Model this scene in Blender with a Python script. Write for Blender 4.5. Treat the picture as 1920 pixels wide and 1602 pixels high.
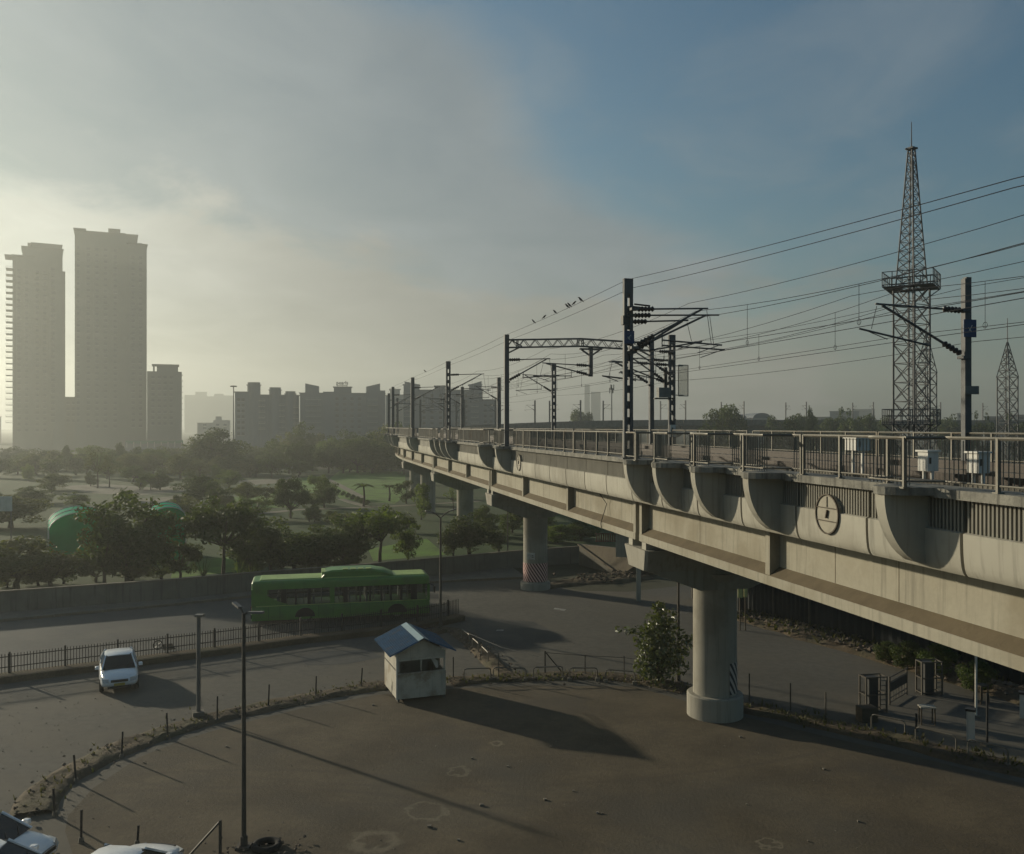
import bpy, math, random
import numpy as np
from mathutils import Vector, Matrix
random.seed(7); rng = np.random.default_rng(7)
scene = bpy.context.scene
for o in list(bpy.data.objects): bpy.data.objects.remove(o)
R = math.radians

# ------------------------------------------------------------------ camera, sky, sun, exposure
EYE = 12.2; F = 1663.0; CX = 960.0; HY = 800.0
cam_d = bpy.data.cameras.new('camera'); cam = bpy.data.objects.new('camera', cam_d)
scene.collection.objects.link(cam); scene.camera = cam
cam.location = (0, 0, EYE); cam.rotation_euler = (R(90), 0, 0)
cam_d.sensor_width = 36.0; cam_d.lens = 36.0*F/1920.0
cam_d.shift_y = -(801.0-HY)/1920.0
cam_d.clip_start = 0.1; cam_d.clip_end = 9000

SUN_AZ = R(53.0)          # left of the view axis
SUN_EL = R(14.0)
SUN_DIR = Vector((-math.sin(SUN_AZ)*math.cos(SUN_EL), math.cos(SUN_AZ)*math.cos(SUN_EL), math.sin(SUN_EL)))
sun_d = bpy.data.lights.new('sun', 'SUN'); sun = bpy.data.objects.new('sun', sun_d)
scene.collection.objects.link(sun)
sun.rotation_euler = SUN_DIR.to_track_quat('Z', 'Y').to_euler()
sun_d.energy = 5.0; sun_d.angle = R(1.3); sun_d.color = (1.0, 0.89, 0.67)

world = bpy.data.worlds.new('World'); scene.world = world; world.use_nodes = True
wn = world.node_tree.nodes; wl = world.node_tree.links
for n in list(wn): wn.remove(n)
def WN(t, **kw):
    n = wn.new(t)
    for k, v in kw.items(): setattr(n, k, v)
    return n
def wmath(op, a, b=None, clamp=False):
    n = WN('ShaderNodeMath', operation=op, use_clamp=clamp)
    for i, v in enumerate((a, b)):
        if v is None: continue
        if isinstance(v, (int, float)): n.inputs[i].default_value = v
        else: wl.new(v, n.inputs[i])
    return n.outputs[0]
def wvdot(a, vec):
    n = WN('ShaderNodeVectorMath', operation='DOT_PRODUCT'); wl.new(a, n.inputs[0]); n.inputs[1].default_value = vec
    return n.outputs['Value']
def wramp(v, lo, hi, smooth=True):
    n = WN('ShaderNodeMapRange', interpolation_type='SMOOTHSTEP' if smooth else 'LINEAR')
    wl.new(v, n.inputs['Value']); n.inputs['From Min'].default_value = lo; n.inputs['From Max'].default_value = hi
    return n.outputs['Result']
def wmix(f, a, b):
    n = WN('ShaderNodeMix', data_type='RGBA')
    wl.new(f, n.inputs['Factor'])
    for k, v in ((6, a), (7, b)):
        if isinstance(v, tuple): n.inputs[k].default_value = (*v, 1)
        else: wl.new(v, n.inputs[k])
    return n.outputs[2]
tc = WN('ShaderNodeTexCoord'); wd = tc.outputs['Generated']
sky = WN('ShaderNodeTexSky', sky_type='NISHITA', sun_disc=False)
sky.sun_elevation = SUN_EL; sky.sun_rotation = -SUN_AZ
sky.altitude = 200; sky.air_density = 1.3; sky.dust_density = 2.2; sky.ozone_density = 2.5
# thin high cloud: a layer seen in flat projection, thicker towards the sun side of the sky
sep = WN('ShaderNodeSeparateXYZ'); wl.new(wd, sep.inputs[0])
zz = wmath('MAXIMUM', sep.outputs['Z'], 0.0)
inv = wmath('DIVIDE', 1.0, wmath('ADD', zz, 0.12))
px = wmath('MULTIPLY', sep.outputs['X'], inv); py = wmath('MULTIPLY', sep.outputs['Y'], inv)
cmb = WN('ShaderNodeCombineXYZ'); wl.new(px, cmb.inputs[0]); wl.new(py, cmb.inputs[1])
def wnoise(vec, scale, detail, rough, dist=0.0, off=(0, 0, 0)):
    mp = WN('ShaderNodeMapping'); wl.new(vec, mp.inputs[0]); mp.inputs['Location'].default_value = off
    mp.inputs['Scale'].default_value = (1.0, 0.75, 1.0)
    n = WN('ShaderNodeTexNoise'); wl.new(mp.outputs[0], n.inputs['Vector'])
    n.inputs['Scale'].default_value = scale; n.inputs['Detail'].default_value = detail
    n.inputs['Roughness'].default_value = rough; n.inputs['Distortion'].default_value = dist
    return n.outputs['Fac']
n1 = wnoise(cmb.outputs[0], 0.75, 5, 0.5, 0.4, (3.1, 0.7, 0))
n2 = wnoise(cmb.outputs[0], 2.2, 6, 0.55, 0.5, (7.3, 2.2, 0))
n3 = wnoise(cmb.outputs[0], 1.1, 7, 0.6, 0.3, (1.7, 5.4, 0))
sund = wvdot(wd, tuple(SUN_DIR))
near_sun = wramp(sund, 0.55, 1.0); glow = wmath('POWER', near_sun, 2.2)
# high veil: lies over the sunward and lower part of the sky, its edge torn by the noise
edge = wmath('ADD', wmath('SUBTRACT', sund, wmath('MULTIPLY', zz, 1.22)), wmath('MULTIPLY', wmath('SUBTRACT', n1, 0.5), 0.55))
cover = wramp(edge, 0.18, 0.32)
wisps = wmath('MULTIPLY', wramp(n2, 0.40, 0.72), 0.38)
mask = wmath('MULTIPLY', wmath('MAXIMUM', cover, wisps), wmath('ADD', 0.72, wmath('MULTIPLY', n2, 0.5)), True)
# lower haze bank under the veil, brighter, with a ragged top
bank = wmath('SUBTRACT', wmath('ADD', 0.155, wmath('MULTIPLY', near_sun, 0.13)), wmath('ADD', zz, wmath('MULTIPLY', wmath('SUBTRACT', n3, 0.5), 0.22)))
bankm = wramp(bank, -0.006, 0.03)
veil = wmix(glow, (0.225, 0.262, 0.285), (0.35, 0.385, 0.385))
bankc = wmix(glow, (0.272, 0.258, 0.236), (0.76, 0.755, 0.665))
ccol0 = wmix(bankm, veil, bankc)
var = WN('ShaderNodeVectorMath', operation='SCALE'); wl.new(ccol0, var.inputs[0]); wl.new(wmath('ADD', 0.62, wmath('MULTIPLY', n2, 0.78)), var.inputs['Scale']); ccol = var.outputs[0]
mask = wmath('MAXIMUM', mask, wmath('MULTIPLY', bankm, wramp(sund, -0.1, 0.75)))
skyb = WN('ShaderNodeVectorMath', operation='SCALE'); wl.new(sky.outputs[0], skyb.inputs[0]); skyb.inputs['Scale'].default_value = 0.068
low = WN('ShaderNodeVectorMath', operation='MULTIPLY'); wl.new(skyb.outputs[0], low.inputs[0]); low.inputs[1].default_value = (0.66, 1.06, 1.22)
fin = wmix(wmath('MULTIPLY', mask, 0.88), low.outputs[0], ccol)
bg = WN('ShaderNodeBackground'); wl.new(fin, bg.inputs['Color']); bg.inputs['Strength'].default_value = 0.85
wo = WN('ShaderNodeOutputWorld'); wl.new(bg.outputs[0], wo.inputs['Surface'])

vs = scene.view_settings
scene.display_settings.display_device = 'sRGB'
vs.view_transform = 'Standard'; vs.look = 'None'; vs.exposure = 0.15; vs.gamma = 1.0; vs.use_curve_mapping = False
cy = scene.cycles
cy.use_denoising = True
try: cy.denoiser = 'OPENIMAGEDENOISE'
except Exception: pass
cy.use_adaptive_sampling = True; cy.adaptive_threshold = 0.02
cy.max_bounces = 6; cy.diffuse_bounces = 3; cy.glossy_bounces = 2; cy.transmission_bounces = 4; cy.transparent_max_bounces = 12
cy.volume_bounces = 0; cy.sample_clamp_indirect = 4.0
cy.volume_max_steps = 64

# ------------------------------------------------------------------ helpers
COL = scene.collection
def G(px, py, z=0.0):
    """ground (height z) point under a pixel of the 1920 x 1602 photograph"""
    D = (EYE-z)*F/(py-HY); return Vector(((px-CX)/F*D, D, z))
def PT(px, py, D): return Vector(((px-CX)/F*D, D, EYE-(py-HY)/F*D))

class MB:
    def __init__(s): s.v = []; s.f = []
    def quadstrip(s, rings, closed=True, caps=True):
        b = len(s.v); n = len(rings[0])
        for r in rings: s.v += [tuple(p) for p in r]
        for i in range(len(rings)-1):
            for j in range(n if closed else n-1):
                k = (j+1) % n
                s.f.append((b+i*n+j, b+i*n+k, b+(i+1)*n+k, b+(i+1)*n+j))
        if caps and closed:
            s.f.append(tuple(b+j for j in reversed(range(n)))); e = b+(len(rings)-1)*n
            s.f.append(tuple(e+j for j in range(n)))
        return s
    def box(s, c, size, rz=0.0, M=None):
        c = Vector(c); h = Vector(size)*0.5; ca, sa = math.cos(rz), math.sin(rz); b = len(s.v)
        for z in (-1, 1):
            for x, y in ((-1, -1), (1, -1), (1, 1), (-1, 1)):
                X, Y = x*h.x, y*h.y
                p = Vector((c.x+X*ca-Y*sa, c.y+X*sa+Y*ca, c.z+z*h.z))
                s.v.append(tuple(M @ p if M else p))
        for f in ((3, 2, 1, 0), (4, 5, 6, 7), (0, 1, 5, 4), (1, 2, 6, 5), (2, 3, 7, 6), (3, 0, 4, 7)): s.f.append(tuple(b+i for i in f))
        return s
    def bar(s, p0, p1, w, h=None, up=(0, 0, 1)):
        p0, p1 = Vector(p0), Vector(p1); h = h or w; d = (p1-p0)
        if d.length < 1e-6: return s
        d.normalize(); up = Vector(up)
        if abs(d.dot(up)) > 0.98: up = Vector((1, 0, 0))
        sx = d.cross(up).normalized()*w*0.5; sy = sx.cross(d).normalized()*h*0.5
        return s.quadstrip([[p+sx*a+sy*b for a, b in ((-1, -1), (1, -1), (1, 1), (-1, 1))] for p in (p0, p1)])
    def tube(s, pts, r, n=6, r2=None):
        pts = [Vector(p) for p in pts]; rings = []
        for i, p in enumerate(pts):
            d = (pts[min(i+1, len(pts)-1)]-pts[max(i-1, 0)]).normalized()
            up = Vector((0, 0, 1)) if abs(d.z) < 0.95 else Vector((1, 0, 0))
            a = d.cross(up).normalized(); c = a.cross(d).normalized()
            rr = r if r2 is None else r+(r2-r)*i/(len(pts)-1)
            if isinstance(r, (list, tuple)): rr = r[i]
            rings.append([p+(a*math.cos(2*math.pi*k/n)+c*math.sin(2*math.pi*k/n))*rr for k in range(n)])
        return s.quadstrip(rings)
    def lathe(s, prof, n=24, c=(0, 0, 0), a0=0.0, a1=2*math.pi):
        full = abs(a1-a0-2*math.pi) < 1e-6; b = len(s.v); m = n if full else n+1
        for k in range(m):
            a = a0+(a1-a0)*k/n
            for r, z in prof: s.v.append((c[0]+r*math.cos(a), c[1]+r*math.sin(a), c[2]+z))
        L = len(prof)
        for k in range(n):
            k2 = (k+1) % m
            for i in range(L-1): s.f.append((b+k*L+i, b+k2*L+i, b+k2*L+i+1, b+k*L+i+1))
        return s
    def prism(s, poly, z0, z1):
        return s.quadstrip([[(p[0], p[1], z0) for p in poly], [(p[0], p[1], z1) for p in poly]])
    def sheet(s, poly):
        b = len(s.v); s.v += [tuple(p) for p in poly]; s.f.append(tuple(range(b, b+len(poly)))); return s
    def grid(s, rows):
        return s.quadstrip(rows, closed=False, caps=False)
    def mesh(s, name):
        me = bpy.data.meshes.new(name); me.from_pydata(s.v, [], s.f); me.update(); return me

def root_loc(o):
    while o.parent: o = o.parent
    return Vector(o.location)
def link(name, me, parent=None, mat=None):
    o = bpy.data.objects.new(name, me); COL.objects.link(o)
    if parent is not None: o.parent = parent
    if mat is not None and me is not None and not me.materials: me.materials.append(mat)
    return o
def fix_normals(me):
    import bmesh
    bm = bmesh.new(); bm.from_mesh(me); bmesh.ops.recalc_face_normals(bm, faces=bm.faces); bm.to_mesh(me); bm.free()
def obj(name, mb, mat, parent=None, world=True, smooth=False, kind=None, fix=True):
    """links ONE mesh; geometry given in world space is moved into its thing's space"""
    if parent is not None and world:
        rl = root_loc(parent); mb.v = [(x-rl.x, y-rl.y, z-rl.z) for x, y, z in mb.v]
    me = mb.mesh(name)
    if fix: fix_normals(me)
    if smooth: me.polygons.foreach_set('use_smooth', [True]*len(me.polygons))
    o = link(name, me, parent, mat)
    if kind: o['kind'] = kind
    return o
def tag(o, label, cat, group=None):
    o['label'] = label; o['category'] = cat
    if group: o['group'] = group
    return o
def thing(name, label, cat, loc=(0, 0, 0), rz=0.0, group=None):
    o = bpy.data.objects.new(name, None); COL.objects.link(o); o.location = loc; o.rotation_euler = (0, 0, rz)
    o.empty_display_size = 0.3
    return tag(o, label, cat, group)
def struct(name, mb, mat, smooth=False, fix=False):
    o = obj(name, mb, mat, None, smooth=smooth, fix=fix); o['kind'] = 'structure'; return o
def smooth_by_angle(o, deg=35):
    me = o.data; me.polygons.foreach_set('use_smooth', [True]*len(me.polygons))
    try: me.set_sharp_from_angle(angle=R(deg))
    except Exception: pass
def dup(root, loc, rz=None, label=None, group=None):
    r = root.copy(); COL.objects.link(r); r.location = loc
    if rz is not None: r.rotation_euler = (0, 0, rz)
    if label: r['label'] = label
    if group: r['group'] = group
    for ch in root.children:
        c = ch.copy(); COL.objects.link(c); c.parent = r
        for g in ch.children:
            d = g.copy(); COL.objects.link(d); d.parent = c
    return r
ORD = ['first', 'second', 'third', 'fourth', 'fifth', 'sixth', 'seventh', 'eighth', 'ninth', 'tenth', 'eleventh', 'twelfth', 'thirteenth',
       'fourteenth', 'fifteenth', 'sixteenth', 'seventeenth', 'eighteenth', 'nineteenth', 'twentieth']

# ------------------------------------------------------------------ materials
MATS = {}
AL = 0.78      # one brightness for all painted and natural surfaces
def mat(name, col, rough=0.8, var=0.25, scale=1.5, col2=None, bump=0.0, bscale=20.0, metal=0.0, streak=0.0, spec=0.3, fine=0.0, coord='world', dirt=None, dscale=0.25, dirt_amt=0.5, rand=0.0):
    m = bpy.data.materials.new(name); m.use_nodes = True; nt = m.node_tree; N = nt.nodes; L = nt.links
    b = N['Principled BSDF']; b.inputs['Roughness'].default_value = rough; b.inputs['Metallic'].default_value = metal
    b.inputs['Specular IOR Level'].default_value = spec
    if coord == 'world':
        g = N.new('ShaderNodeNewGeometry'); vec = g.outputs['Position']
    else:
        g = N.new('ShaderNodeTexCoord'); vec = g.outputs['Object']
    def noise(sc, det=5, stretch=None, rg=0.6):
        v = vec
        if stretch:
            mp = N.new('ShaderNodeMapping'); mp.inputs['Scale'].default_value = stretch; L.new(vec, mp.inputs[0]); v = mp.outputs[0]
        t = N.new('ShaderNodeTexNoise'); t.inputs['Scale'].default_value = sc; t.inputs['Detail'].default_value = det; t.inputs['Roughness'].default_value = rg
        L.new(v, t.inputs['Vector']); return t.outputs['Fac']
    def mix(f, a, c):
        n = N.new('ShaderNodeMix'); n.data_type = 'RGBA'
        if isinstance(f, float): n.inputs[0].default_value = f
        else: L.new(f, n.inputs[0])
        for k, v in ((6, a), (7, c)):
            if isinstance(v, tuple): n.inputs[k].default_value = (*v[:3], 1)
            else: L.new(v, n.inputs[k])
        return n.outputs[2]
    def ramp(f, lo, hi):
        n = N.new('ShaderNodeMapRange'); n.interpolation_type = 'SMOOTHSTEP'; L.new(f, n.inputs[0]); n.inputs[1].default_value = lo; n.inputs[2].default_value = hi
        return n.outputs[0]
    col = tuple(c*AL for c in col); col2 = tuple(c*AL for c in col2) if col2 else None; dirt = tuple(c*AL for c in dirt) if dirt else None
    if col2 is None: col2 = tuple(c*(1-var) for c in col)
    c = mix(ramp(noise(scale), 0.3, 0.7), tuple(col), tuple(col2))
    if fine:
        lo = mix(fine, c, (0.02, 0.02, 0.02)); c = mix(ramp(noise(scale*14, 3), 0.35, 0.65), c, lo)
    if streak:
        dk = tuple(x*0.45 for x in col2); s = ramp(noise(1.0, 5, (5.5, 5.5, 0.28)), 0.50, 0.70)
        mm = N.new('ShaderNodeMath'); mm.operation = 'MULTIPLY'; L.new(s, mm.inputs[0]); mm.inputs[1].default_value = streak
        c = mix(mm.outputs[0], c, dk)
    if dirt:
        mm = N.new('ShaderNodeMath'); mm.operation = 'MULTIPLY'; L.new(ramp(noise(dscale, 6), 0.48, 0.66), mm.inputs[0]); mm.inputs[1].default_value = dirt_amt
        c = mix(mm.outputs[0], c, tuple(dirt))
    if rand:
        oi = N.new('ShaderNodeObjectInfo'); hs = N.new('ShaderNodeHueSaturation')
        mr = N.new('ShaderNodeMapRange'); L.new(oi.outputs['Random'], mr.inputs[0]); mr.inputs[3].default_value = 1-rand; mr.inputs[4].default_value = 1+rand
        L.new(c, hs.inputs['Color']); L.new(mr.outputs[0], hs.inputs['Value']); c = hs.outputs[0]
    L.new(c, b.inputs['Base Color'])
    if bump:
        bp = N.new('ShaderNodeBump'); bp.inputs['Strength'].default_value = bump; bp.inputs['Distance'].default_value = 0.05
        L.new(noise(bscale, 5), bp.inputs['Height']); L.new(bp.outputs[0], b.inputs['Normal'])
    MATS[name] = m
    return m
def leaf_mat(name, c1, c2, trans=0.35, scale=0.8, rand=0.25):
    m = mat(name, c1, 0.65, col2=c2, scale=scale, rand=rand, spec=0.25)
    nt = m.node_tree; N = nt.nodes; L = nt.links; b = N['Principled BSDF']
    src = b.inputs['Base Color'].links[0].from_socket
    t = N.new('ShaderNodeBsdfTranslucent'); mul = N.new('ShaderNodeMix'); mul.data_type = 'RGBA'; mul.blend_type = 'MULTIPLY'; mul.inputs[0].default_value = 1.0
    L.new(src, mul.inputs[6]); mul.inputs[7].default_value = (1.3, 1.4, 0.5, 1); L.new(mul.outputs[2], t.inputs[0])
    mx = N.new('ShaderNodeMixShader'); mx.inputs[0].default_value = trans; L.new(b.outputs[0], mx.inputs[1]); L.new(t.outputs[0], mx.inputs[2])
    L.new(mx.outputs[0], N['Material Output'].inputs['Surface'])
    return m
def glass_mat(name, tint=(0.35, 0.38, 0.36), clear=0.6, rough=0.08):
    m = bpy.data.materials.new(name); m.use_nodes = True; nt = m.node_tree; N = nt.nodes; L = nt.links
    b = N['Principled BSDF']; b.inputs['Base Color'].default_value = (0.015, 0.018, 0.02, 1); b.inputs['Roughness'].default_value = rough
    t = N.new('ShaderNodeBsdfTransparent'); t.inputs[0].default_value = (*tint, 1)
    mx = N.new('ShaderNodeMixShader'); mx.inputs[0].default_value = clear; L.new(b.outputs[0], mx.inputs[1]); L.new(t.outputs[0], mx.inputs[2])
    L.new(mx.outputs[0], N['Material Output'].inputs['Surface']); MATS[name] = m
    return m
# ------------------------------------------------------------------ the elevated railway: axis and frame
AX0 = Vector((8.6, 37.6)); TH0 = math.atan2(0.228, 0.974)
_tab = []; _p = AX0+Vector((-math.sin(TH0), math.cos(TH0)))*80.0; _h = TH0
for _i in range(0, 700):
    _tab.append((_p.copy(), _h)); a_ = 80.0+_i
    k = 0.0 if a_ < 84 else (1/320.0 if a_ < 130 else (1/150.0 if _h > -R(84) else 0.0))
    _p = _p+Vector((-math.sin(_h), math.cos(_h))); _h -= k
def axis(a):
    if a <= 80: return AX0+Vector((-math.sin(TH0), math.cos(TH0)))*a, TH0
    i = min(int(a-80), len(_tab)-2); f = a-80-i
    return _tab[i][0].lerp(_tab[i+1][0], f), _tab[i][1]*(1-f)+_tab[i+1][1]*f
def rise(a):
    t = min(max((a-140)/170.0, 0), 1); return 3.0*t*t*(3-2*t)
def V(a, u, z, rel=True):
    p, h = axis(a); n = Vector((-math.cos(h), -math.sin(h)))
    return Vector((p.x+n.x*u, p.y+n.y*u, z+(rise(a) if rel else 0)))
def head(a): return axis(a)[1]
def sweep(mb, prof, alist, closed=True, caps=True):
    return mb.quadstrip([[V(a, u, z) for u, z in prof] for a in alist], closed, caps)
def arange(a0, a1, st):
    n = max(1, int(math.ceil((a1-a0)/st-1e-6))); return [a0+(a1-a0)*i/n for i in range(n+1)]

mat('girder', (0.43, 0.40, 0.315), 0.85, 0.14, 0.5, bump=0.15, bscale=6, streak=0.5, dirt=(0.25, 0.215, 0.145), dscale=0.3, dirt_amt=0.6, fine=0.06)
mat('girder_dust', (0.17, 0.135, 0.085), 0.95, 0.25, 1.2, bump=0.3, bscale=9)
mat('panel', (0.49, 0.465, 0.385), 0.8, 0.14, 0.4, bump=0.08, bscale=5, streak=0.5, dirt=(0.29, 0.265, 0.21), dscale=0.45, dirt_amt=0.45, rand=0.07)
mat('panel_ribbed', (0.30, 0.285, 0.24), 0.85, 0.2, 0.8, streak=0.35)
mat('coping', (0.36, 0.345, 0.295), 0.9, 0.45, 2.2, streak=0.9, bump=0.25, bscale=8, fine=0.2)
mat('pier', (0.40, 0.375, 0.31), 0.85, 0.15, 0.4, streak=0.42, bump=0.1, bscale=4, dirt=(0.24, 0.21, 0.16), dscale=0.4)
mat('deck', (0.24, 0.22, 0.18), 0.9, 0.4, 1.0, bump=0.3, fine=0.3)
mat('ballast', (0.10, 0.088, 0.072), 0.95, 0.5, 3.0, bump=0.8, bscale=25)
mat('rail_steel', (0.075, 0.058, 0.046), 0.6, 0.3, 2.0, metal=0.1)
mat('galv', (0.215, 0.20, 0.165), 0.55, 0.3, 1.5, metal=0.3, spec=0.4, dirt=(0.15, 0.11, 0.07), dscale=0.9, dirt_amt=0.5)
mat('mast_steel', (0.115, 0.118, 0.122), 0.6, 0.25, 2.0, metal=0.2)
mat('mast_light', (0.20, 0.20, 0.19), 0.6, 0.25, 2.0, metal=0.2)
mat('insulator', (0.035, 0.03, 0.032), 0.35, 0.2, 5)
mat('wire', (0.03, 0.03, 0.033), 0.6, 0.1, 5)
mat('blue_plate', (0.03, 0.065, 0.16), 0.5, 0.2, 4)
mat('white_paint', (0.72, 0.70, 0.64), 0.5, 0.12, 2.0, streak=0.3)
mat('dark_box', (0.05, 0.05, 0.048), 0.6, 0.3, 3)
mat('bird_dark', (0.02, 0.02, 0.022), 0.8, 0.2, 8)
mat('emblem', (0.42, 0.385, 0.30), 0.7, 0.2, 3)
mat('emblem_dark', (0.14, 0.115, 0.085), 0.8, 0.2, 3)
mat('red_white', (0.5, 0.05, 0.04), 0.7)

ZB, ZF, ZW, ZP, ZC, ZK = 7.48, 7.76, 8.0, 9.26, 10.12, 10.95     # flange bottom, flange top, haunch top, panel bottom, ribs bottom, coping top
via = thing('railway_viaduct', 'long cream concrete railway viaduct on round piers curving away to the left', 'viaduct', V(0, 0, 0))
NEAR, FAR = -48, 150
# girders: one per span, with stiffener ribs and the dusty ledge over the bottom flange
def girder(side, j0, j1):
    s = side; e0, e1 = j0+0.22, j1-0.22; al = arange(e0, e1, 5)
    m = MB(); prof = [(3.5, ZB), (3.5, ZF), (3.16, ZW), (3.16, 9.6), (2.7, 9.6), (2.7, ZW), (2.3, ZF), (2.3, ZB)]
    sweep(m, [(s*u, z) for u, z in prof], al)
    g = obj('edge_girder', m, MATS['girder'], via)
    if s > 0:
        m = MB(); sweep(m, [(3.497, ZF+0.0095), (3.172, ZW+0.02), (2.9, ZW), (2.9, ZF)], arange(e0+0.25, e1-0.25, 5)); obj('dusty_ledge', m, MATS['girder_dust'], g)
        for k in range(4):
            a = e0+0.125+(e1-e0-0.25)*k/3-(1.3 if j0 == -30 and k == 1 else 0)-(.5 if j0 == -30 and k == 2 else 0)
            m = MB(); sweep(m, [(3.485, ZF-0.1), (3.485, 9.3), (2.9, 9.3), (2.9, ZF-0.1)], [a-0.13, a+0.13]); obj('stiffener_rib', m, MATS['girder'], g)
    return g
J = list(range(-60, 151, 30))
for i in range(len(J)-1):
    girder(1, J[i], J[i+1]); girder(-1, J[i], J[i+1])
    m = MB()
    for u in (-1.0, 1.0): sweep(m, [(u-0.3, ZB), (u-0.3, 9.6), (u+0.3, 9.6), (u+0.3, ZB)], arange(J[i]+0.3, J[i+1]-0.3, 10))
    obj('inner_girder', m, MATS['girder'], via)
m = MB(); sweep(m, [(3.7, 9.5), (3.7, 10.72), (-4.85, 10.72), (-4.85, 9.5)], arange(NEAR, FAR, 3)); obj('deck_slab', m, MATS['deck'], via)
for a in (-16.2, -13.6, -5.3, 4.6, 9.2, 16.0, 24.5):
    m = MB(); sweep(m, [(3.165, ZW+.03), (3.165, 9.25), (3.1, 9.25), (3.1, ZW+.03)], [a, a+0.02]); obj('casting_seam', m, MATS['girder_dust'], via)
m = MB(); m.tube([V(4.9, 4.3, 9.5), V(4.85, 4.34, 9.75), V(4.6, 4.34, 9.35), V(4.55, 3.6, 9.1), V(4.52, 3.25, 8.6), V(4.5, 3.55, 7.7), V(4.5, 3.52, 7.5)], 0.018, 5); obj('hanging_cable', m, MATS['dark_box'], via)
# piers
def pier(a, base=0.0, far=False, d=1.82):
    c = V(a, 0, 0, False); dz = rise(a); n = 32 if not far else 12
    m = MB(); m.lathe([(0, base), (d/2, base), (d/2, 5.6+dz), (d/2+0.25, 6.1+dz), (0, 6.1+dz)], n, (c.x, c.y, 0)); p = obj('pier', m, MATS['pier'], via); smooth_by_angle(p)
    m = MB(); prof = [(-3.55, 6.35+dz), (-3.3, 6.28+dz), (-1.1, 5.45+dz), (1.1, 5.45+dz), (3.3, 6.28+dz), (3.55, 6.35+dz), (3.62, 7.2+dz), (-3.62, 7.2+dz)]
    rings = []
    for da in (-1, -0.9, 0.9, 1):
        k = 0.97 if abs(da) > 0.95 else 1.0
        rings.append([V(a+da*(1.3 if z > 7+dz else 0.95), u*(k if abs(u) > 3 else 1), z, False) for u, z in prof])
    m.quadstrip(rings); obj('pier_cap', m, MATS['pier'], p)
    if not far:
        for da in (-0.75, 0.75):
            for u in (3.1, -3.1):
                m = MB(); sweep(m, [(u-0.4, 7.2), (u-0.4, 7.5), (u+0.4, 7.5), (u+0.4, 7.2)], [a+da-0.22, a+da+0.22]); obj('bearing', m, MATS['panel'], p)
    return p
P1 = pier(0); P2 = pier(30); pier(-30); pier(60, d=1.8)
c1 = V(0, 0, 0); c2 = V(30, 0, 0)
def ring_base(p, c, r, h):
    m = MB(); m.lathe([(0, 0), (r, 0), (r, h-0.05), (r-0.05, h), (0.5, h)], 40, c); o = obj('pedestal', m, MATS['pier'], p); smooth_by_angle(o)
ring_base(P1, c1, 1.17, 0.95); ring_base(P2, c2, 1.12, 0.55)
pier(90, d=2.1); pier(120, d=2.1)
# warning bands: diagonal stripes printed on a thin shell
def stripe_mat(name, ca, cb, freq, slope):
    m = bpy.data.materials.new(name); m.use_nodes = True; N = m.node_tree.nodes; L = m.node_tree.links; b = N['Principled BSDF']; b.inputs['Roughness'].default_value = 0.75
    t = N.new('ShaderNodeTexCoord'); s = N.new('ShaderNodeSeparateXYZ'); L.new(t.outputs['UV'], s.inputs[0])
    def M(op, a, c):
        n = N.new('ShaderNodeMath'); n.operation = op
        for i, v in enumerate((a, c)):
            if isinstance(v, float): n.inputs[i].default_value = v
            else: L.new(v, n.inputs[i])
        return n.outputs[0]
    ph = M('ADD', M('MULTIPLY', s.outputs[0], freq), M('MULTIPLY', s.outputs[1], slope)); fr = M('FRACT', ph, 0.0); st = M('GREATER_THAN', fr, 0.5)
    mx = N.new('ShaderNodeMix'); mx.data_type = 'RGBA'; L.new(st, mx.inputs[0]); mx.inputs[6].default_value = (*ca, 1); mx.inputs[7].default_value = (*cb, 1)
    L.new(mx.outputs[2], b.inputs['Base Color']); return m
def band(p, c, r, z0, z1, a0, a1, material):
    n = 24; m = MB(); rl = root_loc(p)
    m.grid([[(c.x+r*math.cos(a0+(a1-a0)*k/n), c.y+r*math.sin(a0+(a1-a0)*k/n), z) for k in range(n+1)] for z in (z0, z1)])
    o = obj('warning_band', m, material, p, fix=False); me = o.data
    uv = me.uv_layers.new(name='uv')
    for pl in me.polygons:
        for li in pl.loop_indices:
            co = me.vertices[me.loops[li].vertex_index].co; an = math.atan2(co.y+rl.y-c.y, co.x+rl.x-c.x)
            while an < a0-0.01: an += 2*math.pi
            uv.data[li].uv = ((an-a0)*r, co.z+rl.z-z0)
    return o
st1 = stripe_mat('stripes_grey_black', (0.03, 0.03, 0.03), (0.42, 0.38, 0.34), 3.6, 2.4)
st2 = stripe_mat('stripes_red_black', (0.09, 0.012, 0.012), (0.62, 0.40, 0.36), 4.2, 2.9)
band(P2, c2, 0.925, 0.62, 2.0, R(150), R(372), st2)
band(P1, c1, 0.925, 1.05, 2.35, R(-62), R(10), st1)
m = MB(); an = R(248)
pl = Vector((c2.x+0.95*math.cos(an), c2.y+0.95*math.sin(an), 2.55)); m.box(pl, (0.62, 0.03, 0.5), an+R(90)); plate = obj('number_plate', m, MATS['white_paint'], P2)
m = MB(); tdir = Vector((-math.sin(an), math.cos(an), 0)); od = Vector((math.cos(an), math.sin(an), 0))
ctr = pl+od*0.022-tdir*0.12
for k in range(14):
    b0, b1 = 2*math.pi*k/14, 2*math.pi*(k+1)/14
    m.bar(ctr+tdir*0.10*math.cos(b0)+Vector((0, 0, 0.12*math.sin(b0))), ctr+tdir*0.10*math.cos(b1)+Vector((0, 0, 0.12*math.sin(b1))), 0.045, 0.0095)
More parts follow.
